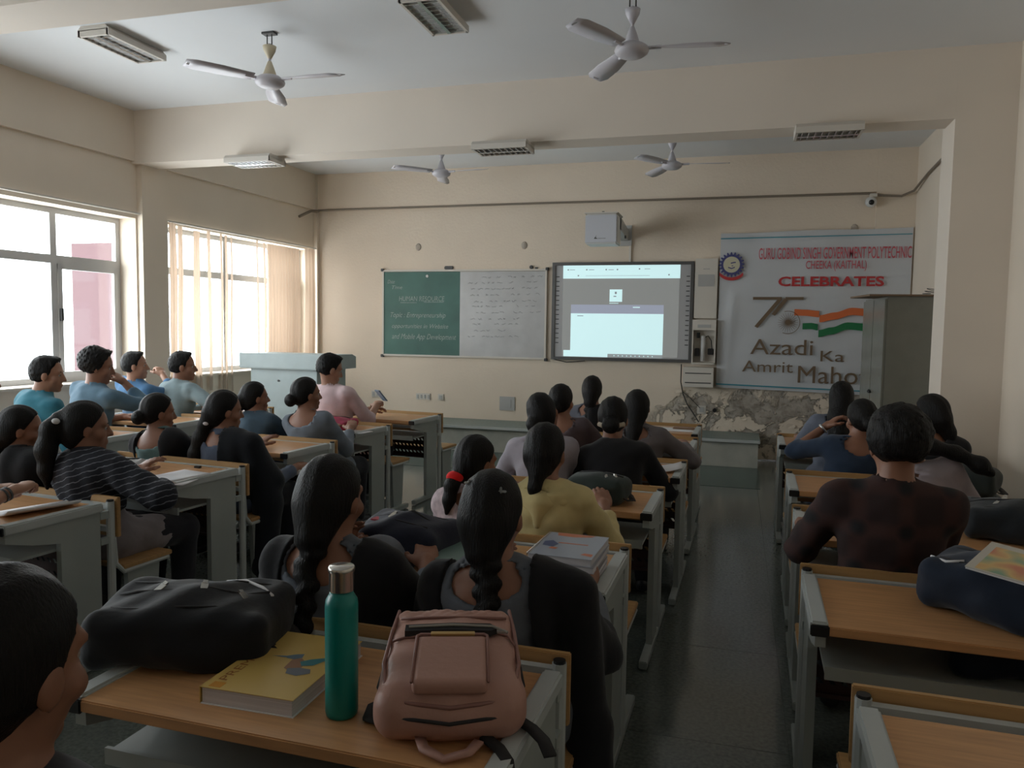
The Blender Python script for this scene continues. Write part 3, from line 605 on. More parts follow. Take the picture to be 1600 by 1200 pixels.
# ================================================================== DESKS (origin: middle of the far edge of the desk top, on the floor)
HW = .525
PD = {}
def desk_parts():
    A = {}
    def P(key, name, fn, m, mod=None):
        bm = bmesh.new(); fn(bm); me = done(bm, name); me.materials.append(m); A[key] = (name, me)
    P('top', 'desk_top', lambda b: box(b, -HW+.045, HW-.045, -.47, 0, .742, .77, bevel=.003), M['wood'])
    for s_ in (-1, 1):
        P('bar%d' % s_, 'edge_bar', lambda b: box(b, min(s_*HW, s_*(HW-.05)), max(s_*HW, s_*(HW-.05)), -.462, .01, .738, .779, bevel=.006), M['steel_light'])
        P('cap%d' % s_, 'end_cap', lambda b: box(b, min(s_*HW, s_*(HW-.055)), max(s_*HW, s_*(HW-.052)), -.474, -.462, .738, .772, bevel=.003), M['black_plastic'])
        P('side%d' % s_, 'side_panel', lambda b: prism(b, [(-.45, .738), (0, .738), (0, .03), (-.20, .03), (-.20, .64), (-.33, .665), (-.45, .70)], 'x', s_*(HW-.045), s_*(HW-.015)), M['steel'])
        P('foot%d' % s_, 'foot_bar', lambda b: box(b, s_*(HW-.03)-.02, s_*(HW-.03)+.02, -.42, .40, .008, .045, bevel=.004), M['steel'])
        P('post%d' % s_, 'back_post', lambda b: tube(b, [(s_*(HW-.022), .062, .045), (s_*(HW-.022), .062, .775)], .019, 10), M['steel_light'])
        P('postcap%d' % s_, 'post_cap', lambda b: tube(b, [(s_*(HW-.022), .062, .775), (s_*(HW-.022), .062, .783)], .016, 10), M['black_plastic'])
        P('link%d' % s_, 'link_bar', lambda b: (box(b, s_*(HW-.022)-.012, s_*(HW-.022)+.012, 0, .045, .70, .735), box(b, s_*(HW-.022)-.012, s_*(HW-.022)+.012, 0, .045, .58, .61)), M['steel'])
        P('bleg%d' % s_, 'bench_leg', lambda b: prism(b, [(.17, .43), (.37, .43), (.34, .03), (.20, .03)], 'x', s_*(HW-.075), s_*(HW-.045)), M['steel'])
        P('tube%d' % s_, 'seat_tube', lambda b: tube(b, [(s_*(HW-.022), .075, .60), (s_*(HW-.022), .085, .47), (s_*(HW-.022), .13, .42), (s_*(HW-.022), .40, .42)], .013, 8), M['steel_light'])
    P('shelf', 'book_shelf', lambda b: (box(b, -HW+.05, HW-.05, -.40, -.02, .60, .612), box(b, -HW+.05, HW-.05, -.405, -.395, .585, .625)), M['steel'])
    def modesty(b):
        nx, x0, x1 = 24, -HW+.05, HW-.05; zs = [.38, .415, .435, .475, .495, .535, .555, .60]; cw = (x1-x0)/nx; y = -.04
        for r_ in range(7):
            for i in range(nx):
                xa = x0+cw*i; za, zb = zs[r_], zs[r_+1]
                if r_ % 2 == 0 : vs = [(xa, za), (xa+cw, za), (xa+cw, zb), (xa, zb)]; b.faces.new([b.verts.new((u, y, v)) for u, v in vs])
                else:
                    sk = cw*.35
                    b.faces.new([b.verts.new((u, y, v)) for u, v in ((xa, za), (xa+cw*.45, za), (xa+cw*.45-sk, zb), (xa, zb))]); b.faces.new([b.verts.new((u, y, v)) for u, v in ((xa+cw*.85, za), (xa+cw, za), (xa+cw, zb), (xa+cw*.85-sk, zb))])
        box(b, x0, x1, y-.012, y, .37, .385)
    P('mod', 'modesty_panel', modesty, M['brown_metal'])
    P('back', 'backrest', lambda b: box(b, -HW, HW, .083, .103, .60, .79, bevel=.003), M['wood_edge'])
    P('rail', 'back_rail', lambda b: (box(b, -HW+.03, HW-.03, .05, .075, .735, .762), box(b, -HW+.03, HW-.03, .05, .075, .63, .655)), M['steel_light'])
    P('seat', 'bench_seat', lambda b: box(b, -HW+.01, HW-.01, .12, .42, .43, .452, bevel=.004), M['wood_edge'])
    P('hook', 'screw', lambda b: [tube(b, [(x, .045, .70), (x, .05, .70)], .008, 6) for x in (-.3, .3)], M['dark_metal'])
    return A
PD = desk_parts()
def desk(x_right, yfar, rz, label, group, left=False):
    """x_right: world x of the far right corner (or of the far left corner when left=True)"""
    c, s_ = math.cos(rz), math.sin(rz); k = HW if left else -HW
    t = thing('school_desk', label, 'desk', (x_right+k*c, yfar+k*s_, 0), rz, group)
    for name, me in PD.values(): o = bpy.data.objects.new(name, me); COL.objects.link(o); o.parent = t
    return t
GM, GR, GL, GB = 'two-seat desks of the middle column', 'two-seat desks of the right column', 'two-seat desks of the left column', 'two-seat desks along the windows'
TXT = 'two-seat desk with tan top, grey steel sides and attached bench'
YM = [.72, 1.80, 2.86, 4.02, 4.94, 6.03, 6.90]; XM = [-.38, -.385, -.37, -.345, -.285, -.27, -.28]
LM = ['middle column desk out of view below, its bench under the bottom left student', 'middle column two-seat desk carrying the green bottle, yellow book and pink bag', 'middle column two-seat desk with the stacks of spiral notebooks', 'middle column two-seat desk with the dark green backpack, in front of the girl in yellow', 'middle column two-seat desk under the elbow of the girl in black', 'middle column two-seat desk second from the platform', 'middle column two-seat desk closest to the platform, papers on it']
for x, y, l in zip(XM, YM, LM): desk(x, y, -.015, l, GM)
YR = [1.84, 2.82, 3.82, 4.82, 6.55]; XRr = [.285, .24, .275, .30, .33]
LR = ['right column two-seat desk in the bottom right corner, empty top', 'right column two-seat desk with the navy bag and picture book', 'right column two-seat desk in front of the boy in the checked shirt', 'right column two-seat desk beyond the boy in the checked shirt, half hidden', 'right column two-seat desk farthest forward, behind it the peeling wall']
for x, y, l in zip(XRr, YR, LR): desk(x, y, -.02, l, GR, True)
RL = -.10
YL = [1.95, 2.86, 3.83, 4.87, 5.88, 6.80]; XL = [-2.78, -2.80, -2.77, -2.76, -2.80, -2.70]
LL = ['left column desk just outside the left edge of the view', 'left column two-seat desk at the left edge with a paper under clasped hands', 'left column two-seat desk with a white notebook and crumpled pouch', 'left column two-seat desk with a bare tan top', 'left column two-seat desk with the red bag on it', 'left column two-seat desk in front of the man in pink, dark perforated panel showing']
for x, y, l in zip(XL, YL, LL): desk(x, y, RL, l, GL)
YBo = [2.95, 3.92, 4.87, 5.82, 6.65]; XBo = [-4.2, -4.3, -4.35, -4.45, -4.45]
LB_ = ['window-side desk whose bench holds the boy cut by the left edge', 'window-side desk whose bench holds the boy in teal', 'window-side desk whose bench holds the boy with his hand at his chin', 'window-side desk with papers, its bench holding the two front boys', 'window-side desk nearest the podium']
for x, y, l in zip(XBo, YBo, LB_): desk(x, y, -.03, l, GB)

# ================================================================== PEOPLE
def rc(F, a, b, r1, r2, g, k): F.cone(a, b, r1+g, r2+g, k)
HANDS = {}
def hand_mesh(curl, h=.0045, thumb=.0, palm_r=.0):
    """right hand: wrist at the origin, fingers along +Y, palm facing -Z, thumb on the -X side"""
    key = (round(curl, 2), h)
    if key in HANDS: return HANDS[key]
    F = Field((-.085, -.05, -.11), (.065, .20, .04), h)
    F.ell((0, .048, -.002), (.040, .052, .015), k=.01); F.cone((0, -.045, 0), (0, .01, 0), .024, .025, .02); F.ell((-.022, .03, -.010), (.018, .032, .014), k=.012); F.ell((.026, .04, -.006), (.014, .036, .013), k=.012)
    for x, L, y0 in ((-.028, .070, .085), (-.0095, .080, .092), (.010, .073, .089), (.028, .058, .080)):
        p = np.array([x, y0-.012, 0.]); a = curl*.55; fx = x*.25
        for f_, r1, r2 in ((.45, .0090, .0082), (.30, .0082, .0075), (.25, .0075, .0062)):
            q = p+L*f_*np.array([fx*2, math.cos(a), -math.sin(a)]); F.cone(p, q, r1, r2, .006); p = q; a += curl
    p = np.array([-.030, .020, -.006])
    for L, d, r1, r2 in ((.036, (-.75, .75, -.25), .013, .011), (.030, (-.30, .95, -.30-curl*.3), .011, .0095), (.024, (.05+curl*.3, .95, -.3-curl*.3), .0095, .0075)):
        q = p+L*nrm(d); F.cone(p, q, r1, r2, .008); p = q
    HANDS[key] = F.mesh(); return HANDS[key]
def two_bone(S0, Wr, L1, L2, pole):
    d = Wr-S0; n = np.linalg.norm(d); mx_ = (L1+L2)*.995
    if n > mx_: Wr = S0+d/n*mx_; n = mx_; d = Wr-S0
    u = d/n; a = (L1*L1-L2*L2+n*n)/(2*n); hh = math.sqrt(max(L1*L1-a*a, 0)); pp = np.asarray(pole, float)-np.dot(pole, u)*u
    return S0+u*a+nrm(pp)*hh, Wr
def person(label, hip, head, rz=0, yaw=0, pitch=0, roll=0, sex='f', hair='bun', top=(.1, .11, .13), bottom=(.02, .02, .025), skin='skin', wl=None, wr=None, curl=(.35, .35), sleeve=.72,
           neck=.10, drape=None, drape_col=(.012, .012, .014), res=.016, face=False, tail=None, twist=0, group=None, scale=1, pl=(-.55, -.35, -1), pr=(.55, -.35, -1), hand_n=None, collar=None, tie=None, extra=None, legs=True, mirror=1, pat=None, clips=None, hood=False, fold=.35):
    t = thing('person', label, 'person', (hip[0], hip[1], 0), rz, group)
    c, s_ = math.cos(-rz), math.sin(-rz)
    def loc(p): x, y = p[0]-hip[0], p[1]-hip[1]; return np.array([c*x-s_*y, s_*x+c*y, p[2]])
    sc = (1.08 if sex == 'm' else 1.0)*scale
    P = np.array([0, 0, .545]); H = loc((head[0], head[1], head[2]-.118*sc))
    up = nrm(H-P); nd = nrm(up*.6+np.array([0, -.12, .5])); N = H+np.array([0, -.035, 0])-.150*sc*nd
    up = nrm(N-P); tw = twist; right = nrm(np.array([math.cos(tw), math.sin(tw), 0])-up*np.dot(up, [math.cos(tw), math.sin(tw), 0])); fw = np.cross(up, right); Bt = np.array([right, fw, up])
    L = np.linalg.norm(N-P); sw = (.168 if sex == 'm' else .148)*sc
    T = lambda a, b, cc: P+right*a+fw*b+up*cc
    sh = {-1: T(-sw, -.005, L-.055), 1: T(sw, -.005, L-.055)}
    wd = 1.12 if sex == 'm' else 1.0
    def torso(F, g_, k=.05):
        F.ell(P+np.array([0, -.01, 0]), np.array((.165*sc, .125*sc, .115))+g_, None, k)
        F.ell(T(0, -.005, L*.35), np.array((.128*wd*sc, .095*wd*sc, .15))+g_, Bt, k)
        F.ell(T(0, -.012, L*.68), np.array((.142*wd*sc, .102*wd*sc, .17))+g_, Bt, k)
        if sex == 'f': 
            for q in (-1, 1): F.ell(T(q*.06, .075, L*.62), np.array((.05, .045, .05))+g_, Bt, .04)
        F.cone(T(0, -.01, L-.05), sh[-1]-right*-.02, .062*sc+g_, .052*sc+g_, k); F.cone(T(0, -.01, L-.05), sh[1]-right*.02, .062*sc+g_, .052*sc+g_, k)
        F.ell(T(0, -.03, L-.08), np.array((.13*wd, .06, .075))*sc+g_, Bt, k)
    arms = {}
    for q, w_, pole, dflt in ((-1, wl, pl, (-.13, .40, .80)), (1, wr, pr, (.13, .40, .80))):
        w_ = np.array(dflt if w_ is None else w_, float); e, w2 = two_bone(sh[q], w_, .285*sc, .255*sc, pole); arms[q] = (sh[q], e, w2)
    def armset(F, g_, upto=2.0, gl=None):
        for q in (-1, 1):
            a, e, w2 = arms[q]
            F.cone(a, e if upto >= 1 else a+(e-a)*upto, .050*sc+g_, .040*sc+g_, .03)
            if upto > 1: b_ = e+(w2-e)*min(1, upto-1); F.cone(e, b_, .040*sc+g_, (.040-(.040-.025)*min(1, upto-1))*sc+g_*.9, .02)
    kn = {q: np.array([q*.10, .42*sc, .49]) for q in (-1, 1)}; an = {q: np.array([q*.11, .40*sc, .10]) for q in (-1, 1)}
    def legset(F, g_, k=.03):
        for q in (-1, 1):
            F.cone((q*.085, .02, .54), kn[q], .088*sc+g_, .062*sc+g_, k); F.cone(kn[q], an[q], .058*sc+g_, .040*sc+g_, k)
    # head frame
    Bh = (Matrix.Rotation(yaw, 3, 'Z') @ Matrix.Rotation(pitch, 3, 'X') @ Matrix.Rotation(roll, 3, 'Y')); Bh = np.array(Bh).T
    hs = sc*.98; Hp = lambda x, y, z: H+hs*(Bh[0]*x+Bh[1]*y+Bh[2]*z)
    allp = np.array([P, H, N]+[v for q in (-1, 1) for v in arms[q]]+[kn[1], kn[-1], an[1], an[-1]]); lo = allp.min(0)-.2; hi = allp.max(0)+.2; lo[2] = .0; hi[2] = H[2]+.2
    fh = min(res, .0075 if face else .010 if res < .018 else .014)
    F = Field(lo, hi, res, ((H[0]-.14, H[1]-.16, H[2]-.15), (H[0]+.14, H[1]+.16, H[2]+.14), fh))
    torso(F, 0); armset(F, 0, 2)
    if legs: legset(F, 0)
    for q in (-1, 1): F.cone(an[q]+np.array([0, -.02, -.05]), an[q]+np.array([0, .15, -.065]), .035, .028, .03)
    nb = T(0, -.012, L-.03); F.cone(nb, Hp(0, -.018, -.045), .060*sc, .050*sc, .035)
    F.ell(Hp(0, -.012, .018), np.array((.074, .094, .092))*hs, Bh, .02); F.ell(Hp(0, .028, -.052), np.array((.055, .058, .066))*hs, Bh, .03); F.ell(Hp(0, .066, -.102), np.array((.022, .020, .018))*hs, Bh, .02)
    F.cone(Hp(0, .084, .002), Hp(0, .102, -.034), .008*hs, .012*hs, .010); F.cone(Hp(-.012, .088, -.038), Hp(.012, .088, -.038), .008*hs, .008*hs, .008)
    F.ell(Hp(0, .083, -.068), np.array((.023, .012, .006))*hs, Bh, .004); F.ell(Hp(0, .080, -.080), np.array((.019, .012, .007))*hs, Bh, .006)
    F.cone(Hp(-.045, .068, .018), Hp(.045, .068, .018), .010, .010, .02)
    for q in (-1, 1):
        F.ell(Hp(q*.031, .095, -.004), np.array((.017, .016, .010))*hs, Bh, .010, 'sub')
        F.ell(Hp(q*.075, -.004, -.018), np.array((.010, .020, .031))*hs, Bh, .008); F.ell(Hp(q*.045, .052, -.035), np.array((.024, .024, .022))*hs, Bh, .02)
    V, Q = F.mesh(); nv = len(V)
    Vs, Qs = [V], [Q]
    for q in (-1, 1):
        a, e, w2 = arms[q]; d = nrm(w2-e); pn = np.array((0, 0, 1.)) if hand_n is None or hand_n.get(q) is None else np.array(hand_n[q], float)
        z_ = nrm(pn-np.dot(pn, d)*d); x_ = np.cross(d, z_); hv, hq = hand_mesh(curl[0] if q < 0 else curl[1], .0045 if res < .014 else .0065)
        hv = hv*np.array([q, 1, 1])*sc; Vs.append(w2+hv[:, :1]*x_+hv[:, 1:2]*d+hv[:, 2:]*z_); Qs.append((hq if q > 0 else hq[:, ::-1])+nv); nv += len(hv)
    body = link('body', npmesh('body', np.concatenate(Vs), np.concatenate(Qs)), M[skin], t)
    # top
    F = Field(lo, hi, res); torso(F, .013); armset(F, .013, 1+sleeve if sleeve > 0 else .9)
    if legs: F.cone((-.085, .02, .54), (-.095, .26, .51), .105*sc, .088*sc, .05); F.cone((.085, .02, .54), (.095, .26, .51), .105*sc, .088*sc, .05)
    if sex == 'm' or collar:
        F.cone(nb+np.array([0, 0, -.01]), nb+nrm(H-nb)*.045, .074*sc, .066*sc, .02)
    X, Y, Z = F.full()
    w1 = np.sin(23*X+31*Z+9*Y+hip[0]*7)*np.sin(19*Y-27*Z+11*X+hip[1]*5)+.6*np.sin(47*X-21*Z+hip[1]*9)*np.sin(33*Z+40*Y); F.D += (w1*.0042*fold/.35).astype(np.float32)
    if sex == 'm' or collar: F.cone(nb-nrm(H-nb)*.02, H, .054*sc, .056*sc, .005, 'sub')
    else:
        F.ell(nb+np.array([0, -.02, .015])-up*.01, (neck, neck*.95, neck*.58), Bt, .01, 'sub')
    tm = pat or cloth('cloth_%.2f_%.2f_%.2f' % top, top)
    V, Q = F.mesh(); link('shirt' if sex == 'm' else 'kurta', npmesh('top', V, Q), tm, t)
    if hood:
        F = Field(N-.2, N+.2, .009); F.ell(nb+np.array([0, -.055, -.005]), (.125, .065, .050), rotm(.5, 0, 0).T, .02); F.cone(nb+np.array([-.10, .0, .0]), nb+np.array([-.02, .06, -.01]), .035, .03, .03); F.cone(nb+np.array([.10, .0, .0]), nb+np.array([.02, .06, -.01]), .035, .03, .03); F.cone(nb, H, .058, .058, .01, 'sub')
        F.cone(nb+np.array([0, -.09, -.02]), nb+np.array([0, -.11, -.10]), .05, .02, .03)
        V, Q = F.mesh(); link('hood', npmesh('hood', V, Q), tm, t)
    if legs:
        F = Field(lo, hi, max(res, .018)); legset(F, .014); V, Q = F.mesh(); link('trousers', npmesh('trousers', V, Q), cloth('cloth_%.2f_%.2f_%.2f' % bottom, bottom), t)
        for q in (-1, 1):
            F = Field(an[q]-np.array([.09, .12, .12]), an[q]+np.array([.09, .26, .08]), .014); F.cone(an[q]+np.array([0, -.03, -.045]), an[q]+np.array([0, .17, -.058]), .043, .036, .02)
            X, Y, Z = F.full(); F.D = np.maximum(F.D, np.broadcast_to(.006-Z, F.D.shape)); V, Q = F.mesh(); link('shoe', npmesh('shoe', V, Q), M['sole'], t)
    # dupatta / shawl
    if drape:
        F = Field(lo, hi, res); torso(F, .027); armset(F, .027, drape.get('arm', .8)); X, Y, Z = F.full()
        u = (X-P[0])*right[0]+(Y-P[1])*right[1]+(Z-P[2])*right[2]; vv = (X-P[0])*up[0]+(Y-P[1])*up[1]+(Z-P[2])*up[2]; wv = (X-P[0])*fw[0]+(Y-P[1])*fw[1]+(Z-P[2])*fw[2]
        F.D += (.004*np.sin(60*u+8*vv)).astype(np.float32); side = drape.get('side', 'both'); i0 = drape.get('inner', .075); sl = drape.get('slope', .25); F.D = F.D.copy()
        if side == 'both': cut = i0+sl*(L-vv)*.5-np.abs(u)
        elif side == 'right': cut = i0+sl*(L-vv)*.5-u
        else: cut = i0+sl*(L-vv)*.5+u
        F.D = np.maximum(F.D, np.broadcast_to(cut, F.D.shape)); F.D = np.maximum(F.D, np.broadcast_to(drape.get('bottom', .10)-vv, F.D.shape))
        if side == 'both' and i0 > 0: F.cone(T(-.13, .11, L*.72), T(.13, .11, L*.72), .036, .036, .03)
        for (a, b, r1, r2) in drape.get('extra', ()): F.cone(a, b, r1, r2, .04)
        F.ell(nb+np.array([0, 0, .03]), (neck*.8, neck*.8, neck*.8), None, .01, 'sub')
        V, Q = F.mesh(); link('dupatta', npmesh('dupatta', V, Q), drape.get('pat') or cloth('cloth_%.2f_%.2f_%.2f' % drape_col, drape_col), t)
    # hair
    hl = H-.22; hh_ = H+.20
    tp = []
    if tail: tp = [Hp(*p[:3]) if len(p) == 4 else np.array(p[:3]) for p in tail]; tpa = np.array(tp); hl = np.minimum(hl, tpa.min(0)-.09); hh_ = np.maximum(hh_, tpa.max(0)+.09)
    F = Field(hl, hh_, fh); q1 = 1.0
    F.ell(Hp(0, -.020, .022), (np.array((.082, .101, .100)) if sex == 'm' else np.array((.085, .104, .102)))*hs, Bh, 0)
    if hair in ('long', 'braid', 'pony', 'claw'): F.ell(Hp(0, -.055, -.03), np.array((.072, .062, .085))*hs, Bh, .03)
    elif hair == 'short': F.ell(Hp(0, -.045, -.015), np.array((.074, .062, .070))*hs, Bh, .02); F.ell(Hp(0, .035, .085), np.array((.060, .050, .030))*hs, Bh, .03)
    elif hair == 'curly': F.ell(Hp(0, -.035, .03), np.array((.100, .110, .108))*hs, Bh, .02); F.ell(Hp(0, .05, .085), np.array((.065, .045, .035))*hs, Bh, .03)
    else: F.ell(Hp(0, -.050, -.02), np.array((.066, .055, .070))*hs, Bh, .03)
    X, Y, Z = F.full(); q = [((X-H[0])*Bh[i][0]+(Y-H[1])*Bh[i][1]+(Z-H[2])*Bh[i][2])/hs for i in range(3)]
    facec = (q[1]-.030)*.85+(.050-q[2])*.5-(.02 if hair in ('short', 'curly') else .012)
    if hair in ('short', 'curly'): facec = np.maximum((q[1]-.040)*.9+(.050-q[2])*.35, (q[1]+.010)*.75+(-.045-q[2])*.9); facec = np.maximum(facec, -.075-q[2]+0*q[1]-.25*q[1])
    if hair == 'long': facec = facec-.012
    F.D = np.maximum(F.D, np.broadcast_to(facec, F.D.shape))
    if hair in ('short', 'curly'):
        am = .0045 if hair == 'short' else .008; F.D = F.D+(am*np.sin(150*q[0]+70*q[2]+3*np.sin(60*q[1]))*np.sin(140*q[1]-90*q[2]+2*np.sin(50*q[0]))*np.sin(120*q[2]+60*q[0])).astype(np.float32)
    else: F.D = F.D+(.0016*np.sin(170*q[0]+30*q[2])+.0*q[1]).astype(np.float32)
    if hair == 'bun': F.ell(Hp(0, -.125, -.045), np.array((.050, .042, .048))*hs, Bh, .015)
    if hair == 'claw': F.ell(Hp(-.045, -.10, -.05), np.array((.045, .05, .055))*hs, Bh, .015)
    if tail:
        for i in range(len(tp)-1):
            r1, r2 = tail[i][3] if len(tail[i]) == 4 else tail[i][4], tail[i+1][3] if len(tail[i+1]) == 4 else tail[i+1][4]
            if hair == 'braid' and i > 0:
                n = max(2, int(np.linalg.norm(tp[i+1]-tp[i])/.024))
                for j in range(n):
                    f_ = (j+.5)/n; pc = tp[i]+(tp[i+1]-tp[i])*f_; rr = r1+(r2-r1)*f_; sd = .22*rr*(1 if j % 2 else -1); F.ell(pc+np.array([sd, 0, 0]), (rr*.85, rr*.75, .024), None, .008)
            else: F.cone(tp[i], tp[i+1], r1, r2, .03)
    V, Q = F.mesh(); ho = link('hair', npmesh('hair', V, Q), M['hair'], t)
    if tie: o = part('hair_tie', lambda b: bmesh.ops.create_uvsphere(b, u_segments=16, v_segments=10, radius=tie[4]), cloth('tie_%.2f_%.2f_%.2f' % tie[3], tie[3]), t, True); o.location = Hp(*tie[:3]); o.scale = (1.1, .9, .75); o['label'] = tie[5]
    for cx_, cy_, cz_ in (clips or ()):
        o = part('hair_clip', lambda b: (box(b, -.016, .016, -.004, .004, -.003, .003, bevel=.002), box(b, -.003, .003, -.004, .004, -.012, .012, bevel=.002)), M['alu_clip'], t); o.location = Hp(cx_, cy_, cz_)
    if face:
        for q in (-1, 1):
            o = part('eye', lambda b: bmesh.ops.create_uvsphere(b, u_segments=12, v_segments=8, radius=.0105*hs), M['eye_white'], t, True); o.location = Hp(q*.031, .0690, -.004)
            o2 = part('iris', lambda b: bmesh.ops.create_uvsphere(b, u_segments=10, v_segments=6, radius=.0055*hs), M['black_plastic'], o, True); o2.location = Bh[1]*.0075
        part('eyebrows', lambda b: [tube(b, [Hp(q*.014, .080, .016), Hp(q*.032, .081, .021), Hp(q*.048, .070, .017)], [.0025, .0035, .002], 6) for q in (-1, 1)], M['hair'], t, True)
    if extra: extra(t, dict(H=H, N=N, P=P, arms=arms, Hp=Hp, nb=nb, T=T, L=L))
    return t
M['alu_clip'] = mat('silver_clip', (.6, .62, .64), .3, metal=.9)
GRY, BLK, NAV = (.13, .145, .17), (.012, .012, .014), (.03, .05, .09)
# printed cloths
def checked():
    m = mat('checked_shirt', (.05, .02, .018), .9); nt = m.node_tree; b = nt.nodes['Principled BSDF']; tc = nt.nodes.new('ShaderNodeTexCoord'); sx = nt.nodes.new('ShaderNodeSeparateXYZ'); nt.links.new(tc.outputs['Object'], sx.inputs[0])
    outs = []
    for i, f in ((0, 42), (2, 42)):
        a = nt.nodes.new('ShaderNodeMath'); a.operation = 'MULTIPLY'; a.inputs[1].default_value = f; nt.links.new(sx.outputs[i], a.inputs[0])
        s_ = nt.nodes.new('ShaderNodeMath'); s_.operation = 'SINE'; nt.links.new(a.outputs[0], s_.inputs[0]); g_ = nt.nodes.new('ShaderNodeMath'); g_.operation = 'MULTIPLY_ADD'; g_.use_clamp = True; g_.inputs[1].default_value = 1.2; g_.inputs[2].default_value = -.1; nt.links.new(s_.outputs[0], g_.inputs[0]); outs.append(g_.outputs[0])
    ad = nt.nodes.new('ShaderNodeMath'); ad.operation = 'ADD'; nt.links.new(outs[0], ad.inputs[0]); nt.links.new(outs[1], ad.inputs[1]); hf = nt.nodes.new('ShaderNodeMath'); hf.operation = 'MULTIPLY'; hf.inputs[1].default_value = .5; nt.links.new(ad.outputs[0], hf.inputs[0])
    r = nt.nodes.new('ShaderNodeValToRGB'); r.color_ramp.elements[0].color = (.022, .010, .010, 1); r.color_ramp.elements[1].color = (.010, .009, .011, 1); e = r.color_ramp.elements.new(.5); e.color = (.045, .018, .015, 1)
    nt.links.new(hf.outputs[0], r.inputs[0]); nt.links.new(r.outputs[0], b.inputs['Base Color']); return m
def striped():
    m = mat('striped_knit', (.02, .02, .03), .9); nt = m.node_tree; b = nt.nodes['Principled BSDF']; tc = nt.nodes.new('ShaderNodeTexCoord'); mp = nt.nodes.new('ShaderNodeMapping'); mp.inputs['Rotation'].default_value = (0, .35, 0); nt.links.new(tc.outputs['Object'], mp.inputs[0]); w = nt.nodes.new('ShaderNodeTexWave'); w.bands_direction = 'Z'; w.inputs['Scale'].default_value = 11; w.inputs['Distortion'].default_value = 2.5; w.inputs['Detail Scale'].default_value = 2; nt.links.new(mp.outputs[0], w.inputs['Vector'])
    r = nt.nodes.new('ShaderNodeValToRGB'); r.color_ramp.elements[0].position = .93; r.color_ramp.elements[0].color = (.012, .013, .02, 1); r.color_ramp.elements[1].position = .985; r.color_ramp.elements[1].color = (.17, .18, .21, 1); nt.links.new(w.outputs[0], r.inputs[0]); nt.links.new(r.outputs[0], b.inputs['Base Color']); return m
def mottled():
    m = mat('pink_print', (.5, .4, .42), .9, var=.3, scale=30); return m
# ---- middle column
person('girl with a long thick braid and two hair clips, grey kurta, behind the pink bag', (-.60, 2.06), (-.655, 2.08, 1.215), yaw=-.05, pitch=-.10, hair='braid', top=GRY, drape=dict(side='both', inner=.125, slope=.0, arm=1.2, bottom=.05, extra=[((.20, -.02, .9), (.24, .02, .50), .06, .05), ((.24, .02, .5), (.24, -.05, .22), .06, .09)]), drape_col=BLK, res=.0125, neck=.112,
       tail=[(.0, -.075, -.02, .064), (.01, -.09, -.09, .050), (.03, -.105, -.18, .042), (.045, -.13, -.30, .036), (.06, -.16, -.42, .030), (.065, -.175, -.50, .014)], clips=[(-.045, -.075, .085), (.05, -.088, .072)], wl=(-.2, .36, .80), wr=(.16, .36, .80), scale=1.06)
person('braided girl with pale crown clip and black dupatta, behind the yellow book', (-1.13, 2.06), (-1.145, 2.04, 1.235), yaw=-.12, pitch=-.1, hair='braid', top=GRY, drape=dict(side='both', inner=.11, slope=.0, arm=.9, bottom=.05), drape_col=BLK, res=.0125, neck=.118,
       tail=[(.0, -.08, -.02, .064), (.01, -.095, -.10, .052), (.01, -.11, -.19, .042), (.02, -.13, -.30, .036), (.03, -.16, -.42, .030), (.03, -.175, -.5, .014)], clips=[(-.075, -.045, .068)], wl=(-.22, .36, .80), wr=(.12, .38, .80), scale=1.06)
person('person in a grey shirt bent forward, head hidden behind the braided girl', (-.97, 2.17), (-1.38, 2.46, 1.04), rz=.35, pitch=-.7, hair='bun', top=(.15, .16, .185), res=.016, collar=True, wl=(-.25, .42, .80), wr=(.05, .46, .80), scale=.98)
person('girl in pale pink with red hair band, left of the girl in yellow', (-1.09, 3.17), (-1.085, 3.20, 1.145), yaw=-.55, pitch=-.15, hair='pony', top=(.5, .42, .43), pat=mottled(), res=.014, face=True, neck=.09, tail=[(0, -.07, -.03, .048), (.0, -.112, -.075, .016), (.0, -.135, -.12, .028), (.0, -.14, -.19, .024), (0, -.145, -.25, .010)], tie=(.0, -.122, -.082, (.75, .02, .02), .036, 'bright red'), wl=(-.12, .40, .80), wr=(.1, .42, .80), scale=.95)
person('girl in a pale yellow top with a soft hood collar', (-.75, 3.16), (-.775, 3.20, 1.215), yaw=-.12, pitch=-.12, hair='pony', top=(.62, .51, .25), hood=True, res=.013, neck=.085, tail=[(0, -.08, -.03, .055), (.005, -.10, -.09, .030), (.0, -.11, -.15, .024), (-.01, -.11, -.19, .010)], wl=(-.16, .36, .80), wr=(.18, .36, .80), scale=1.03, fold=.6)
person('girl leaning left in lilac-grey kurta with hair in a claw clip', (-1.05, 4.28), (-1.085, 4.40, 1.245), rz=.05, yaw=-.1, roll=-.35, hair='claw', top=(.36, .33, .37), res=.018, neck=.09, wl=(-.25, .36, .80), wr=(.05, .42, .80), scale=1.03)
person('girl in a dull mauve-brown kurta leaning in beside the clip-haired girl', (-1.08, 5.22), (-1.165, 5.25, 1.235), yaw=-.2, hair='bun', top=(.09, .065, .07), res=.02, wl=(-.15, .36, .80), wr=(.25, .36, .80))
person('girl with a long straight ponytail, topmost head under the interactive board', (-1.14, 6.26), (-1.14, 6.3, 1.235), hair='braid', top=(.12, .125, .15), res=.02, tail=[(0, -.09, -.02, .055), (0, -.10, -.10, .05), (0, -.115, -.2, .05), (0, -.14, -.32, .05), (0, -.16, -.4, .03)], drape=dict(side='right', inner=-.02, arm=.5))
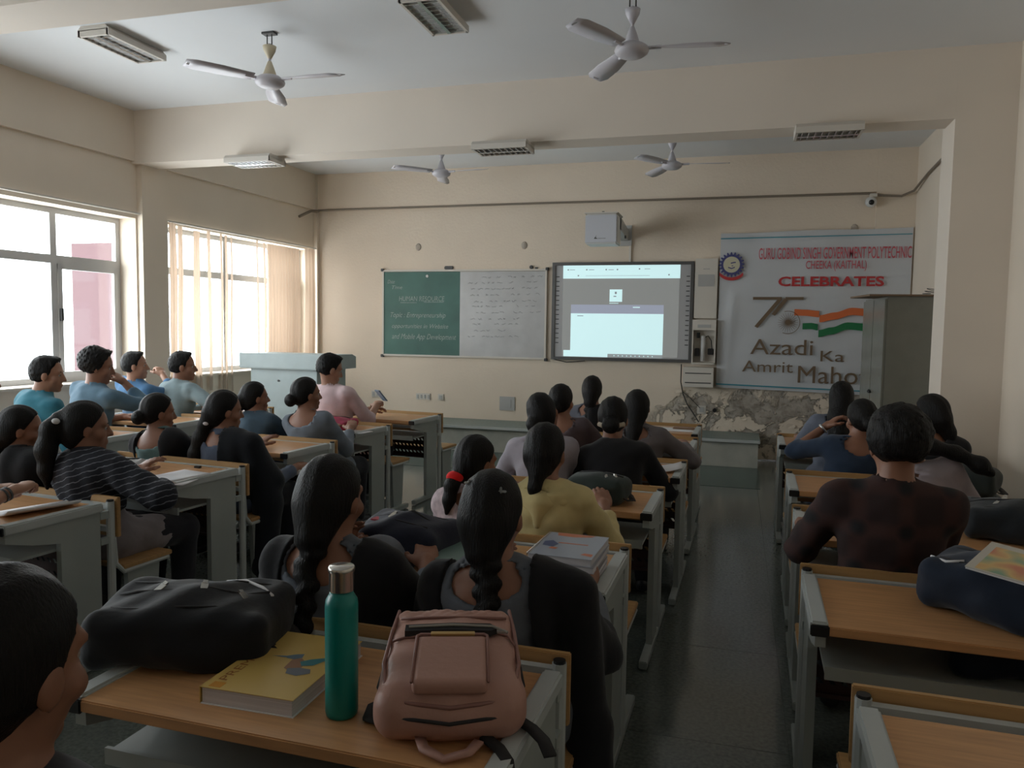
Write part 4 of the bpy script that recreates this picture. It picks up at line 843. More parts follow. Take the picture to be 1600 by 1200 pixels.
def scrunchie(t, d):
    part('scrunchie', lambda b: tube(b, [d['Hp'](-.07, -.075, -.04), d['Hp'](-.03, -.11, -.055), d['Hp'](.03, -.115, -.05), d['Hp'](.07, -.08, -.035)], .014, 8), cloth('scrunchie', (.42, .35, .26), .6), t, True)
    c_ = d['nb']+np.array([0, -.005, .035]); part('collar', lambda b: tube(b, [c_+np.array([.066*math.cos(a), .066*math.sin(a), .010*math.sin(a)]) for a in [k*PI/10 for k in range(21)]], .011, 8), M['paper'], t, True)
person('girl in black leaning forward on both elbows, cream scrunchie and white collar', (-.62, 4.30), (-.685, 4.48, 1.225), yaw=.05, pitch=-.15, hair='bun', top=BLK, collar=True, res=.016, sleeve=.95, wl=(-.22, .36, .80), wr=(.10, .40, .80), pl=(-.7, -.1, -.8), pr=(.7, -.2, -.8), extra=scrunchie, hand_n={1: (0, 0, 1)}, scale=1.05)
person('girl with loose long dark hair in a grey kurta, elbow out at the aisle', (-.60, 5.22), (-.64, 5.25, 1.215), yaw=.02, hair='long', top=(.15, .135, .14), res=.018, sleeve=.9, tail=[(0, -.07, -.05, .06), (-.01, -.10, -.15, .05), (-.02, -.14, -.28, .04), (-.02, -.16, -.36, .02)], wr=(.26, .36, .80), pr=(1, 0, -.8), wl=(-.1, .4, .8), scale=1.03)
# ---- right column
person('boy with curly dark hair in a dark checked shirt, elbows wide on the desk', (.54, 3.08), (.555, 3.02, 1.355), yaw=.12, pitch=-.1, sex='m', hair='curly', pat=checked(), top=(.02, .01, .01), res=.0135, sleeve=.95, wl=(-.24, .36, .80), wr=(.12, .40, .80), pl=(-.45, -.2, -.9), pr=(.35, -.3, -1))
person('girl in a lilac kurta whose ponytail hangs over her right shoulder, behind the checked boy', (1.04, 4.10), (.80, 4.18, 1.22), yaw=.2, roll=-.35, hair='pony', top=(.30, .255, .27), res=.015, neck=.08, tail=[(.02, -.09, .0, .05), (.07, -.12, -.04, .035), (.16, -.12, -.10, .032), (.19, -.13, -.13, .022), (.235, -.14, -.18, .038), (.27, -.14, -.23, .022)], wl=(-.2, .36, .8), wr=(.1, .38, .8), scale=1.06)
person('girl at the far right looking left, in black with wide neckline', (1.10, 5.10), (1.10, 5.06, 1.265), yaw=.75, hair='pony', top=BLK, drape=dict(side='right', inner=.02, slope=.3, arm=.6), res=.016, face=True, neck=.12, tail=[(0, -.09, -.03, .05), (.03, -.11, -.10, .035), (.05, -.12, -.20, .03), (.06, -.12, -.30, .02)], clips=[(-.03, -.08, .06)], wl=(-.1, .36, .8), wr=(.05, .38, .8))
def bangle(t, d):
    a, e, w = d['arms'][-1]; p = e+(w-e)*.9; part('bangle', lambda b: tube(b, [p-nrm(w-e)*.006, p+nrm(w-e)*.006], .034, 14), M['alu_clip'], t, True)
person('dark-clad student resting chin on raised left hand with a steel bangle', (.64, 5.08), (.735, 5.10, 1.215), yaw=.35, pitch=-.2, hair='bun', top=NAV, res=.016, sleeve=.15, wl=(-.08, .20, 1.02), pl=(-1, .5, -.6), curl=(.6, .35), wr=(.1, .4, .8), extra=bangle)
person('girl with long loose dark hair and blue-grey kurta, farthest forward in the right column', (.68, 5.98), (.72, 5.92, 1.275), yaw=-.1, hair='long', top=(.15, .17, .22), res=.018, tail=[(0, -.06, -.04, .075), (-.01, -.085, -.14, .075), (-.01, -.11, -.26, .065), (0, -.12, -.34, .04)], wl=(-.2, .34, .8), sleeve=.3)
# ---- left column (turned a little to the right, towards the screen)
person('girl at the left edge with a pale hair clip and grey and black clothes', (-3.52, 3.10), (-3.55, 3.12, 1.18), rz=RL, yaw=-.75, pitch=-.1, hair='pony', top=(.22, .215, .235), res=.014, face=True, drape=dict(side='right', inner=.0, slope=.3, arm=.8), tail=[(0, -.09, -.03, .052), (0, -.115, -.09, .04), (0, -.12, -.18, .045), (0, -.12, -.27, .035), (0, -.12, -.35, .015)], tie=(0, -.12, -.07, (.55, .55, .55), .024, 'pale hair band'), neck=.09)
person('girl with high ponytail in a dark shawl with thin white stripes', (-3.05, 3.10), (-3.09, 3.08, 1.225), rz=RL, yaw=-.65, pitch=-.1, hair='pony', top=(.25, .22, .23), res=.0125, face=True, sleeve=.9, neck=.07, drape=dict(side='both', inner=-1, arm=1.75, bottom=.13, pat=striped()), tail=[(0, -.08, .04, .05), (0, -.125, .03, .026), (0, -.155, -.02, .040), (0, -.165, -.12, .046), (0, -.155, -.22, .034), (0, -.145, -.30, .010)], tie=(.03, -.135, .02, (.6, .6, .6), .020, 'small pale hair tie'), wl=(-.15, .36, .8), wr=(.22, .20, .78), pr=(1, -.5, -.2), scale=1.06)
person('girl with a low bun, teal kurta and black dupatta, beyond the white notebook', (-3.50, 4.10), (-3.56, 4.12, 1.165), rz=RL, yaw=-.55, pitch=-.1, hair='bun', top=(.10, .17, .17), res=.014, face=True, neck=.125, drape=dict(side='both', inner=.10, slope=-.05, arm=1.0))
person('girl with long thick ponytail and black dupatta hanging down her right side', (-3.02, 4.10), (-3.045, 4.10, 1.205), rz=RL, yaw=-.6, pitch=-.1, hair='pony', top=(.075, .095, .14), res=.0135, face=True, neck=.10, drape=dict(side='right', inner=.05, slope=.0, arm=1.0, bottom=.0, extra=[((.19, -.02, .88), (.25, .05, .50), .07, .08), ((.25, .05, .52), (.24, .02, .12), .09, .08)]), drape_col=(.010, .012, .016), tail=[(0, -.09, -.03, .052), (-.01, -.115, -.10, .032), (-.03, -.125, -.18, .045), (-.06, -.135, -.28, .045), (-.09, -.15, -.38, .03), (-.1, -.15, -.44, .012)], tie=(.02, -.115, -.085, (.65, .6, .62), .020, 'pale hair band'), wr=(.22, .36, .68), curl=(.3, .4), scale=1.04)
person('girl with a short ponytail in a blue-grey kurta, far side of the bare-topped desk', (-3.50, 5.14), (-3.56, 5.16, 1.175), rz=RL, yaw=-.6, hair='pony', top=(.05, .085, .12), res=.018, face=True, collar=True, tail=[(0, -.09, -.0, .045), (0, -.125, -.02, .03), (0, -.14, -.07, .035), (0, -.14, -.12, .018)])
person('girl with a low bun and wide-necked grey kurta near the man in pink', (-3.04, 5.14), (-3.10, 5.14, 1.225), rz=RL, yaw=-.6, hair='bun', top=(.17, .20, .24), res=.015, face=True, neck=.125, scale=1.05, wr=(.08, .36, .8))
def phone(t, d):
    a, e, w = d['arms'][1]; dd = nrm(w-e); o = part('mobile_phone', lambda b: box(b, -.035, .035, -.005, .005, -.07, .07, bevel=.004), mat('blue_phone', (.20, .30, .42), .3), None); return o
person('man in a pink shirt looking down at the phone he holds up', (-3.36, 6.14), (-3.40, 6.02, 1.372), rz=RL-.15, yaw=-.5, pitch=-.3, sex='m', hair='short', top=(.66, .50, .52), skin='skin_l', res=.0135, face=True, sleeve=.15, wr=(.12, .33, .885), wl=(.0, .36, .84), pr=(.5, .0, -1), curl=(.4, 1.0), scale=1.04)
o = part('mobile_phone', lambda b: box(b, -.037, .037, -.005, .005, -.072, .072, bevel=.004), mat('blue_phone', (.20, .30, .42), .3)); tag(o, 'small blue phone held up by the man in pink', 'phone'); o.location = (-3.15, 6.50, .975); o.rotation_euler = (.75, 0, -.5)
# ---- boys beside the windows
BR = -.15
person('boy by the windows cut off by the left edge of the view', (-4.28, 3.28), (-4.22, 3.42, 1.395), rz=BR, yaw=-.7, sex='m', hair='short', top=(.12, .12, .13), res=.02, wl=(-.15, .4, .8))
person('boy in a teal shirt leaning forward against the bright window', (-4.80, 4.17), (-4.68, 4.33, 1.375), rz=BR-.1, yaw=-.75, pitch=-.12, sex='m', hair='short', top=(.045, .21, .29), skin='skin_l', res=.014, face=True, sleeve=.5, wr=(.15, .42, .8))
person('boy in a slate blue shirt with his hand raised to his chin', (-5.04, 5.02), (-4.95, 5.06, 1.40), rz=BR-.05, yaw=-.7, pitch=-.2, sex='m', hair='curly', top=(.11, .19, .26), res=.014, face=True, sleeve=.6, wr=(.10, .26, 1.12), pr=(1, .2, -1), curl=(.4, 1.1), scale=1.08)
person('boy in a mid blue shirt, hand at his mouth, beside the pillar', (-5.36, 6.0), (-5.28, 5.82, 1.355), rz=BR-.1, yaw=-.75, sex='m', hair='short', top=(.07, .17, .32), skin='skin_l', res=.016, face=True, sleeve=.6, wr=(.02, .19, 1.12), pr=(1, .2, -1), curl=(.4, 1.0))
person('boy in a pale grey-blue shirt leaning on his right arm, nearest the podium', (-5.02, 5.98), (-4.99, 6.10, 1.355), rz=BR-.15, yaw=-.7, pitch=-.05, sex='m', hair='short', top=(.22, .29, .31), res=.014, face=True, sleeve=.9, wr=(.32, .40, .8), pr=(1, 0, -.4), scale=1.08)
# ---- nearest people
person('dark-haired student filling the bottom left corner, seen from behind', (-.93, .80), (-.955, .80, 1.285), yaw=.0, pitch=-.12, hair='bun', top=(.02, .02, .025), res=.012, face=True, neck=.10, wl=(-.2, .30, .60), wr=(.05, .28, .60), skin='skin', scale=1.15)
def bands(t, d):
    for q in (-1, 1):
        a, e, w = d['arms'][q]; p = e+(w-e)*.86
        for k in (0, .02): part('wrist_band', lambda b: tube(b, [p-nrm(w-e)*(.004+k), p+nrm(w-e)*(.004-k)], .032*1.02, 14), M['dark_metal'], t, True)
person('student mostly outside the left edge, clasped hands over a paper on the desk', (-3.30, 2.16), (-3.35, 2.2, 1.22), rz=RL, yaw=-.4, hair='bun', top=(.06, .10, .15), skin='skin_l', res=.014, sleeve=.45, wl=(.20, .44, .89), wr=(.27, .44, .885), pl=(-1, -.1, -1), pr=(1, -.1, -.6), curl=(1.1, 1.2), extra=bands)

# ================================================================== THINGS ON THE DESKS (tops at z = .77)
TZ = .770
def sdf_obj(name, fn, lo, hi, h, m, parent):
    F = Field(lo, hi, h); fn(F); V, Q = F.mesh(); return link(name, npmesh(name, V, Q), m, parent)
M['pink'] = mat('pink_leatherette', (.44, .245, .195), .48, bump=.15, bscale=60, spec=.4); M['pink_dark'] = mat('pink_piping', (.27, .13, .105), .5); M['gold'] = mat('gold_metal', (.55, .38, .16), .3, metal=1)
M['zip_tape'] = mat('black_zip_tape', (.02, .018, .018), .8); M['zip'] = mat('zip_teeth', (.35, .33, .30), .4, metal=.8); M['chrome'] = mat('steel_cap', (.62, .60, .56), .25, metal=1)
# --- pink bag, lying on its back, flat top end away from the camera
pb = thing('backpack', 'dusty pink quilted backpack lying flat on the desk beside the green bottle', 'backpack', (-.60, 1.61, TZ), math.radians(19))
def pbf(F):
    F.rbox((0, -.02, .055), (.155, .185, .055), .045, None, 0); F.ell((0, -.13, .05), (.150, .090, .045), None, .03); F.ell((0, -.04, .092), (.12, .15, .028), None, .03)
    X, Y, Z = F.full(); w = .13+.028*np.clip((.17-Y)/.30, 0, 1); F.D = np.maximum(F.D, np.broadcast_to(np.abs(X)-w, F.D.shape)).astype(np.float32)
    F.D += (.0018*np.sin(60*Y+25*X)*np.sin(31*X)).astype(np.float32)
    qz = (np.abs(np.sin((X+Y)*95))*np.abs(np.sin((X-Y)*95)))**.5; F.D += np.where((Y > .085) & (Z > .06), -.0022*qz, 0).astype(np.float32)
sdf_obj('bag_body', pbf, (-.18, -.26, -.01), (.18, .19, .15), .0045, M['pink'], pb)
def topz(x, y): return .112+.014*(1-(x/.14)**2)*(1-(min(abs(y+.04), .15)/.15)**2)
def onbag(pts, r, dz=.0): return [(x, y, topz(x, y)+dz) for x, y in pts]
sdf_obj('front_pocket', lambda F: F.rbox((.0, -.075, .122), (.078, .085, .016), .012, None, 0), (-.09, -.17, .09), (.09, .02, .15), .004, M['pink'], pb)
part('pocket_piping', lambda b: tube(b, [(-.078, -.155, .134), (-.078, .005, .136), (-.07, .011, .136), (.07, .011, .136), (.078, .005, .136), (.078, -.155, .134)], .0032, 6), M['pink_dark'], pb, True)
part('name_bar', lambda b: box(b, -.048, .050, .004, .016, .136, .1405, bevel=.001), M['gold'], pb)
part('zip_tape', lambda b: prism(b, [(-.108, .036), (-.108, .062), (.0, .070), (.085, .066), (.105, .048), (.085, .036), (0, .041)], 'z', .121, .1315), M['zip_tape'], pb)
part('zip', lambda b: (tube(b, [(-.10, .050, .1325), (0, .056, .1335), (.09, .051, .1325), (.125, .035, .128)], .0026, 6), box(b, .10, .118, .036, .044, .126, .130)), M['zip'], pb)
part('seam_piping', lambda b: (tube(b, onbag([(-.125, .085), (-.06, .082), (0, .082), (.06, .082), (.125, .085)], 0, .001), .0025, 6), tube(b, onbag([(-.135, -.01), (-.11, -.005), (-.082, -.01)], 0), .0025, 6), tube(b, onbag([(.082, .0), (.10, .012), (.125, .005), (.14, -.03)], 0), .0025, 6),
    tube(b, [(-.135, .15, .102), (-.142, .05, .104), (-.147, -.08, .102), (-.135, -.15, .096), (-.09, -.195, .088), (0, -.212, .085), (.09, -.195, .088), (.135, -.15, .096), (.147, -.08, .102), (.142, .05, .104), (.135, .15, .102)], .0045, 8)), M['pink_dark'], pb, True)
part('side_zip', lambda b: tube(b, [(-.137, .16, .07), (-.150, .02, .07), (-.156, -.10, .068), (-.12, -.20, .062), (0, -.228, .06), (.12, -.20, .062), (.156, -.10, .068), (.15, .02, .07)], .004, 8), M['zip_tape'], pb, True)
def strap(b, pts, w, th=.006):
    pts = [Vector(p) for p in pts]; rows = []
    for i, p in enumerate(pts):
        t = (pts[min(i+1, len(pts)-1)]-pts[max(i-1, 0)]).normalized(); a = t.cross(Vector((0, 0, 1)))
        if a.length < .2: a = t.cross(Vector((0, 1, 0)))
        a.normalize(); n = a.cross(t).normalized(); rows.append([b.verts.new(p+a*w/2*u+n*th/2*v) for u, v in ((-1, -1), (1, -1), (1, 1), (-1, 1))])
    for A, Bq in zip(rows, rows[1:]):
        for i in range(4): b.faces.new((A[i], A[(i+1) % 4], Bq[(i+1) % 4], Bq[i]))
    b.faces.new(rows[0]); b.faces.new(rows[-1])
part('shoulder_strap', lambda b: strap(b, [(-.06, -.20, .02), (-.05, -.235, .015), (-.01, -.262, .008), (.04, -.25, .014), (.06, -.22, .02)], .022), M['pink'], pb, True)
part('shoulder_strap', lambda b: strap(b, [(.07, -.20, .02), (.10, -.23, .010), (.115, -.27, .006), (.12, -.30, -.03), (.12, -.315, -.12)], .026), M['zip_tape'], pb, True)
part('shoulder_strap', lambda b: strap(b, [(.13, -.12, .02), (.17, -.17, .018), (.19, -.22, .02), (.20, -.26, .01)], .026), M['zip_tape'], pb, True)
part('shoulder_strap', lambda b: strap(b, [(-.13, -.04, .02), (-.175, -.06, .010), (-.178, -.10, .008), (-.14, -.13, .012)], .024), M['zip_tape'], pb, True)
for o in pb.children:
    if o.name.split('.')[0] in ('front_pocket', 'pocket_piping', 'name_bar', 'zip_tape', 'zip', 'seam_piping') and max(v.co.y for v in o.data.vertices) < .14: o.data.transform(Matrix.Translation((0, -.045, 0)))
for o in pb.children:      # the flat end of the bag stands higher than the rounded one
    me = o.data; co = np.empty(len(me.vertices)*3); me.vertices.foreach_get('co', co); co = co.reshape(-1, 3); co[:, 2] += np.clip(co[:, 1]+.20, 0, .4)*.14*np.clip(co[:, 2]/.11, 0, 1.3); me.vertices.foreach_set('co', co.ravel()); me.update()
# --- bottle
bt = thing('water_bottle', 'tall teal green steel bottle with a metal cap on the near desk', 'bottle', (-.805, 1.47, TZ))
part('bottle_body', lambda b: lathe(b, [(.030, 0), (.034, .004), (.0355, .012), (.0355, .245), (.034, .258), (.028, .268), (.0255, .272), (.0255, .276)], seg=36), mat('teal_bottle_enamel', (.0, .215, .19), .35, spec=.5), bt, True)
part('bottle_cap', lambda b: lathe(b, [(.0255, .277), (.0268, .280), (.0268, .318), (.0285, .321), (.0285, .329), (.026, .332)], seg=36), M['chrome'], bt, True)
# --- yellow book
bk = thing('notebook', 'thick yellow notebook with a kingfisher cover and the word PREMIUM', 'book', (-1.015, 1.585, TZ), math.radians(1))
boxp('pages', M['pages'], bk, -.113, .113, -.164, .164, .002, .038); M['yellow'] = mat('yellow_cover', (.62, .42, .12), .4)
boxp('back_cover', M['paper'], bk, -.116, .117, -.167, .167, 0, .002)
part('cover', lambda b: box(b, -.117, .117, -.167, .167, .038, .0395, bevel=.0005), M['yellow'], bk); part('cover_spine', lambda b: box(b, -.1185, -.117, -.166, .166, 0, .039), M['yellow'], bk)
M['b_ink'] = mat('brown_print', (.30, .10, .02), .5); tx = text('lettering', 'PREMIUM', M['b_ink'], bk, 0, 1, 0, 1, 0, bold=0, plane='xy')
me = tx.data; co = np.empty(len(me.vertices)*3); me.vertices.foreach_get('co', co); co = co.reshape(-1, 3); co = np.stack([-.078-co[:, 1]*.022+0.0, -.125+co[:, 0]*.20, np.full(len(co), .0399)], 1); me.vertices.foreach_set('co', co.ravel())
boxp('orange_square', mat('orange_print', (.60, .26, .02), .5), bk, -.100, -.070, -.160, -.135, .0396, .0399)
def flat(b, poly, z=.04): b.faces.new([b.verts.new((x, y, z)) for x, y in poly])
KB, KG, KO, KT = mat('bird_blue', (.12, .19, .24), .5), mat('bird_grey', (.17, .18, .20), .5), mat('bird_tan', (.34, .17, .09), .5), mat('bird_teal', (.05, .22, .24), .5)
part('printed_bird', lambda b: (flat(b, [(.005, .02), (.025, .028), (.045, .012), (.05, -.02), (.035, -.045), (.01, -.03)])), KO, bk); part('printed_bird', lambda b: (flat(b, [(-.02, .03), (.0, .045), (.018, .052), (.024, .03), (.008, .018), (-.012, .02)], .0402), flat(b, [(-.055, .022), (-.015, .032), (-.015, .022)], .0402)), KB, bk)
part('printed_bird', lambda b: (flat(b, [(.03, .01), (.05, .03), (.085, .05), (.10, .055), (.085, .03), (.07, .0), (.045, -.01)], .0403)), KT, bk); part('printed_bird', lambda b: (flat(b, [(.02, -.03), (.045, -.02), (.075, -.02), (.085, -.04), (.06, -.06), (.03, -.055)], .0404)), KG, bk)
boxp('cover_badge', KB, bk, .055, .078, .135, .150, .0396, .0399); boxp('cover_badge', KO, bk, .080, .102, .135, .146, .0396, .0399)
# --- generic backpack
def backpack(label, loc, rz, size, col, tilt=(0, 0), pulls=(), h=.009, strip=None, straps=True, lump=1.0, piping=None):
    t = thing('backpack', label, 'backpack', loc, rz); sx_, sy_, sz_ = size; m = cloth('bag_%.3f_%.3f_%.3f' % col, col, .75); B3 = rotm(tilt[0], tilt[1], 0).T
    def f(F):
        F.rbox((0, 0, sz_*.46), (sx_/2, sy_/2, sz_*.46), min(size)*.30, B3, 0); F.ell((0, 0, sz_*.60), (sx_*.42, sy_*.42, sz_*.42), B3, .06); F.ell((sx_*.08, -sy_*.28, sz_*.35), (sx_*.36, sy_*.26, sz_*.30), B3, .03)
        X, Y, Z = F.full(); F.D += (lump*.008*np.sin(17*X+9*Z)*np.sin(21*Y-13*Z+1)+lump*.004*np.sin(43*X-30*Y)*np.sin(37*Z+5)).astype(np.float32); F.D = np.maximum(F.D, np.broadcast_to(.001-Z, F.D.shape))
    F = Field((-sx_*.75, -sy_*.9, -.02), (sx_*.75, sy_*.9, sz_*1.4), h); f(F); V, Q = F.mesh(); link('bag_body', npmesh('bag', V, Q), m, t)
    def surf(x, y):   # top surface by column
        i = int(np.argmin(abs(F.ax[0]-x))); j = int(np.argmin(abs(F.ax[1]-y))); col_ = np.nonzero(F.D[i, j] < 0)[0]; return float(F.ax[2][col_[-1]]) if len(col_) else sz_*.5
    zs = lambda pts, d=.003: [(x*sx_, y*sy_, surf(x*sx_, y*sy_)+d) for x, y in pts]
    part('seam', lambda b: tube(b, zs([(-.36, -.30), (-.2, -.33), (0, -.34), (.2, -.33), (.36, -.30)], .0), .003, 6), M['zip_tape'], t, True); part('seam', lambda b: tube(b, zs([(-.40, .25), (-.2, .22), (0, .21), (.2, .22), (.4, .25)], .0), .003, 6), M['zip_tape'], t, True)
    part('zip', lambda b: tube(b, zs([(-.42, .05), (-.3, -.02), (-.1, -.05), (.1, -.05), (.3, -.02), (.42, .05)]), .004, 6), M['zip_tape'], t, True)
    for (x, y, l_) in pulls:
        z = surf(x*sx_, y*sy_)+.005; o = part('zip_pull', lambda b: (box(b, -.009, .009, -l_/2, l_/2, -.002, .002, bevel=.001), box(b, -.006, .006, l_/2-.002, l_/2+.008, -.003, .003)), M['chrome'], t); o.location = (x*sx_, y*sy_, z); o.rotation_euler = (.5, .2, x*3)
    if piping: part('piping', lambda b: tube(b, zs(piping, .004), .0045, 6), M['paper'], t, True)
    if straps:
        part('carry_handle', lambda b: strap(b, [(-.06, sy_*.42, sz_*.6), (-.04, sy_*.55, sz_*.72), (.04, sy_*.55, sz_*.72), (.06, sy_*.42, sz_*.6)], .022), M['zip_tape'], t, True)
        part('shoulder_strap', lambda b: strap(b, [(sx_*.40, -sy_*.2, .05), (sx_*.56, -sy_*.25, .03), (sx_*.60, 0, .02), (sx_*.52, sy_*.2, .03), (sx_*.40, sy_*.2, .06)], .03), M['zip_tape'], t, True)
    return t
backpack('large black backpack with silver zip pulls and a pale piping, beside the yellow book', (-1.335, 1.655, TZ), math.radians(18), (.46, .31, .155), (.012, .013, .016), pulls=[(-.18, -.02, .03), (.08, -.08, .035), (.32, -.12, .045)], h=.0075, piping=[(.12, .30), (.24, .26), (.36, .15), (.44, .02)])
backpack('crumpled navy backpack with a small red label on the notebook desk', (-1.17, 2.64, TZ), math.radians(-8), (.36, .24, .13), (.018, .02, .035), pulls=[(-.1, -.2, .03)], lump=1.8)
backpack('dark green backpack on the desk in front of the girl in yellow', (-.64, 3.76, TZ), math.radians(-12), (.30, .20, .13), (.025, .035, .03), pulls=[(.22, -.3, .03), (.34, -.1, .03)], lump=.5)
backpack('navy backpack with a white cord under the picture book, right column', (.80, 2.60, TZ), math.radians(-38), (.44, .27, .17), (.012, .02, .038), h=.009, piping=[(-.44, -.1), (-.42, -.3), (-.3, -.38), (-.2, -.3)])
backpack('bulging dark backpack at the right edge on the third right desk', (1.13, 3.64, TZ), math.radians(-10), (.38, .26, .15), (.018, .022, .026), pulls=[(-.2, -.2, .03), (-.1, 0, .03)])
backpack('dark olive backpack on the desk behind the lilac kurta girl', (1.20, 4.62, TZ), math.radians(-25), (.30, .24, .15), (.022, .028, .026), pulls=[(.2, -.1, .03)])
rb = backpack('shiny red bag with white handles on the desk behind the man in pink', (-3.16, 5.68, TZ), math.radians(-12), (.34, .18, .085), (.33, .02, .06), pulls=(), lump=1.3, straps=False)
rb.children[0].data.materials.clear(); rb.children[0].data.materials.append(mat('shiny_red_plastic', (.36, .025, .07), .22))
part('bag_handle', lambda b: (strap(b, [(-.02, -.09, .06), (-.015, -.12, .03), (.0, -.10, .01)], .016)), M['paper'], rb, True); part('bag_handle', lambda b: (strap(b, [(.11, -.09, .06), (.115, -.12, .03), (.12, -.10, .01)], .016)), M['paper'], rb, True)
bpb = [o for o in bpy.data.objects if o.get('label', '').startswith('crumpled navy')][0]
boxp('red_label', mat('red_label', (.35, .03, .05), .6), bpb, -.13, -.07, -.05, -.01, .118, .124)
dk = backpack('dark navy bag stuffed on the shelf under the second right desk', (.92, 2.60, .614), 0, (.56, .26, .115), (.012, .018, .032), lump=1.2, straps=False)
# --- stacks of books
def sheetbook(name, label, cat, loc, rz, w, l, h, cover, group=None, spiral=False, art=None, tiltx=0):
    t = thing(name, label, cat, loc, rz, group)
    boxp('pages', M['pages'], t, -w/2+.002, w/2-.002, -l/2+.002, l/2-.002, .001, h-.001); boxp('cover', cover, t, -w/2, w/2, -l/2, l/2, h-.0012, h, bevel=.0004); boxp('back_cover', cover, t, -w/2, w/2, -l/2, l/2, 0, .001)
    if spiral:
        def sp(b):
            n = 22
            for i in range(n):
                y = -l/2+.012+(l-.024)*i/(n-1); tube(b, [(-w/2+.004+.008*math.cos(a)-.004, y, h/2+(h/2+.004)*math.sin(a)) for a in [k*PI/4 for k in range(9)]], .0012, 4, False)
        o = part('spiral', sp, M['chrome'], t, True); o['kind'] = 'stuff'
    return t
cv = [mat('notebook_cover_%d' % i, c, .35) for i, c in enumerate([(.33, .36, .42), (.30, .29, .31), (.42, .40, .40), (.25, .24, .26), (.16, .24, .21), (.30, .30, .33)])]
z = TZ
for i, (h, dx, dy, r_) in enumerate([(.022, .0, -.01, -.02), (.018, .006, .0, .03), (.022, -.004, .004, -.015), (.020, .01, .0, .02), (.024, .004, .008, .0)]):
    lab = ['bottom', 'second from bottom', 'middle', 'second from top', 'top'][i]
    t = sheetbook('spiral_notebook', ('spiral notebook, %s of the tall stack' % lab) if i < 4 else 'top spiral notebook of the tall stack, grey cover with orange shapes', 'book', (-.535+dx, 2.56+dy, z), -.04+r_, .215, .29, h, cv[[3, 1, 2, 5, 0][i]], 'spiral notebooks stacked on the desk', spiral=(i in (0, 1, 3, 4))); z += h
OR, NB = mat('orange_cover_art', (.55, .16, .07), .4), mat('navy_cover_art', (.08, .10, .20), .4)
part('cover_art', lambda b: (flat(b, [(-.08, .142), (-.07, .105), (-.01, .10), (.05, .118), (.06, .142)], .0243),), OR, t); part('cover_art', lambda b: (flat(b, [(-.06, -.06), (-.055, -.04), (-.03, -.045), (-.035, -.065)], .0244), flat(b, [(.06, -.10), (.07, -.08), (.10, -.085), (.10, -.115)], .0244)), OR, t); part('cover_art', lambda b: flat(b, [(-.095, .02), (-.07, .04), (-.04, .0), (-.05, -.04), (-.09, -.03)], .0242), NB, t)
boxp('cover_print', OR, t, -.045, .06, .012, .022, .0241, .0244)
z = TZ
for i, h in enumerate((.02, .018, .008)):
    sheetbook('notebook', ['bottom book of the low stack on the notebook desk', 'middle book of the low stack on the notebook desk', 'grey-green covered book on top of the low stack'][i], 'book', (-.90-.004*i, 2.58+.004*i, z), -.08+.05*i, .19, .26, h, cv[[1, 2, 4][i]], 'books in the low stack'); z += h
# --- papers and small things
def paper(label, x, y, w, l, rz, h=.003, curl=.0, name='paper_sheet', cat='paper', z0=TZ):
    def f(b):
        n = 8; A = []
        for j in range(2):
            row = []
            for i in range(n+1):
                u = -w/2+w*i/n; zz = h+curl*(i/n)**3; row.append(((u, -l/2, zz-h*j), (u, l/2, zz-h*j)))
            A.append([[b.verts.new(p) for p in r_] for r_ in row])
        for i in range(n):
            b.faces.new((A[0][i][0], A[0][i+1][0], A[0][i+1][1], A[0][i][1])); b.faces.new((A[1][i][0], A[1][i][1], A[1][i+1][1], A[1][i+1][0]))
            for s_ in (0, 1): b.faces.new((A[0][i][s_], A[1][i][s_], A[1][i+1][s_], A[0][i+1][s_]))
        for i in (0, n): b.faces.new((A[0][i][0], A[0][i][1], A[1][i][1], A[1][i][0]))
    o = part(name, f, M['paper'], None, True); o.location = (x, y, z0); o.rotation_euler.z = rz; return tag(o, label, cat)
paper('closed white notebook on the left column desk, right of the pouch', -2.93, 3.52, .21, .27, RL-.08, .014, name='notebook', cat='book')
paper('loose white sheet peeping from under the white notebook', -2.86, 3.42, .17, .16, RL+.3, .002)
paper('open white copybook under the clasped hands at the left edge', -2.98, 2.68, .17, .30, RL-.25, .010, .03, name='copybook', cat='book')
paper('upright white page held by the girl in the striped shawl', -3.34, 3.66, .15, .20, -.5, .003, .03, name='page')
paper('white sheets at the aisle end of the red bag desk', -2.90, 5.53, .22, .16, RL, .004)
paper('open copybook with a curling page beside the girl in black', -.43, 4.72, .26, .22, .1, .004, .035, name='copybook', cat='book')
paper('open white copybook in front of the girl in yellow', -1.12, 3.84, .26, .20, .0, .004, .02, name='copybook', cat='book')
paper('white paper under the hand of the girl in black', -.55, 4.60, .18, .14, .2, .003)
paper('wide white sheets on the desk nearest the platform', -.50, 6.66, .36, .22, .0, .006)
paper('white papers on the window-side desk beside the boy in slate blue', -5.05, 5.62, .40, .24, .1, .010, .02)
paper('open copybook under the hand of the pale shirted boy', -4.75, 6.45, .26, .22, .0, .006, .03, name='copybook', cat='book')
paper('copybook on the window-side desk behind the teal shirt boy', -4.62, 4.62, .24, .20, .0, .006, .02, name='copybook', cat='book')
paper('white copybook held at desk shelf height by the ponytailed girl', -2.72, 4.52, .16, .20, .1, .008, name='copybook', cat='book', z0=.64)
ph = thing('pencil_pouch', 'crumpled white and grey pencil pouch on the left column desk', 'pouch', (-3.42, 3.70, TZ), .5)
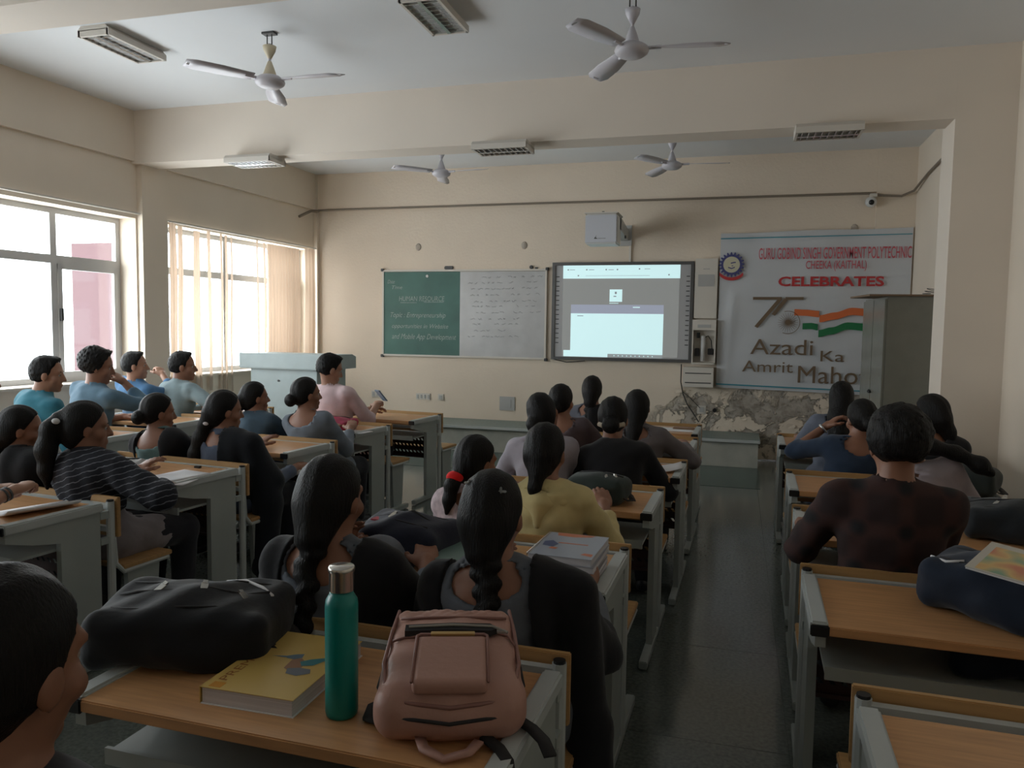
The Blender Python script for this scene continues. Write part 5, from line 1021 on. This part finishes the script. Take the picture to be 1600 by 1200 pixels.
def pch(F):
    F.rbox((0, 0, .022), (.085, .035, .020), .016, None, 0); X, Y, Z = F.full(); F.D += (.005*np.sin(70*X+40*Y)*np.sin(60*Y-30*X+90*Z)).astype(np.float32); F.D = np.maximum(F.D, np.broadcast_to(.001-Z, F.D.shape))
sdf_obj('pouch_body', pch, (-.11, -.06, -.01), (.11, .06, .06), .004, mat('pouch_cloth', (.5, .5, .5), .6, var=.3, scale=30), ph); part('pouch_zip', lambda b: tube(b, [(-.06, 0, .046), (0, .004, .047), (.06, 0, .046)], .004, 6), M['zip_tape'], ph)
eb = part('eraser', lambda b: box(b, -.02, .02, -.01, .01, 0, .012, bevel=.002), M['black_plastic']); eb.location = (-3.02, 3.80, TZ); tag(eb, 'small black eraser at the far edge of the white notebook desk', 'eraser')
ub = part('folded_cloth', lambda b: box(b, -.09, .09, -.05, .05, 0, .02, bevel=.008), mat('brown_cloth', (.30, .19, .13), .8)); ub.location = (-.42, 6.72, TZ); tag(ub, 'folded brown pouch on the desk nearest the platform', 'pouch')
# picture book on the navy bag
pk = thing('picture_book', 'glossy magazine with orange and green cover resting on the navy backpack', 'book', (.80, 2.50, .955), math.radians(-28)); 
boxp('pages', M['paper'], pk, -.105, .105, -.145, .145, 0, .006); boxp('cover', mat('cover_cream', (.52, .50, .44), .3), pk, -.107, .107, -.147, .147, .006, .0072)
m = mat('cover_picture', (.5, .3, .1), .3); nt = m.node_tree; tc = nt.nodes.new('ShaderNodeTexCoord'); nn = nt.nodes.new('ShaderNodeTexNoise'); nn.inputs['Scale'].default_value = 9; nn.inputs['Detail'].default_value = 1; r = nt.nodes.new('ShaderNodeValToRGB')
r.color_ramp.elements[0].position = .35; r.color_ramp.elements[0].color = (.15, .33, .20, 1); r.color_ramp.elements[1].position = .65; r.color_ramp.elements[1].color = (.60, .16, .05, 1); e = r.color_ramp.elements.new(.5); e.color = (.68, .45, .12, 1)
nt.links.new(tc.outputs['Object'], nn.inputs['Vector']); nt.links.new(nn.outputs[0], r.inputs[0]); nt.links.new(r.outputs[0], nt.nodes['Principled BSDF'].inputs['Base Color'])
boxp('cover_picture', m, pk, -.085, .100, -.135, .105, .0073, .0076); pk.rotation_euler = (.05, .10, math.radians(-28))
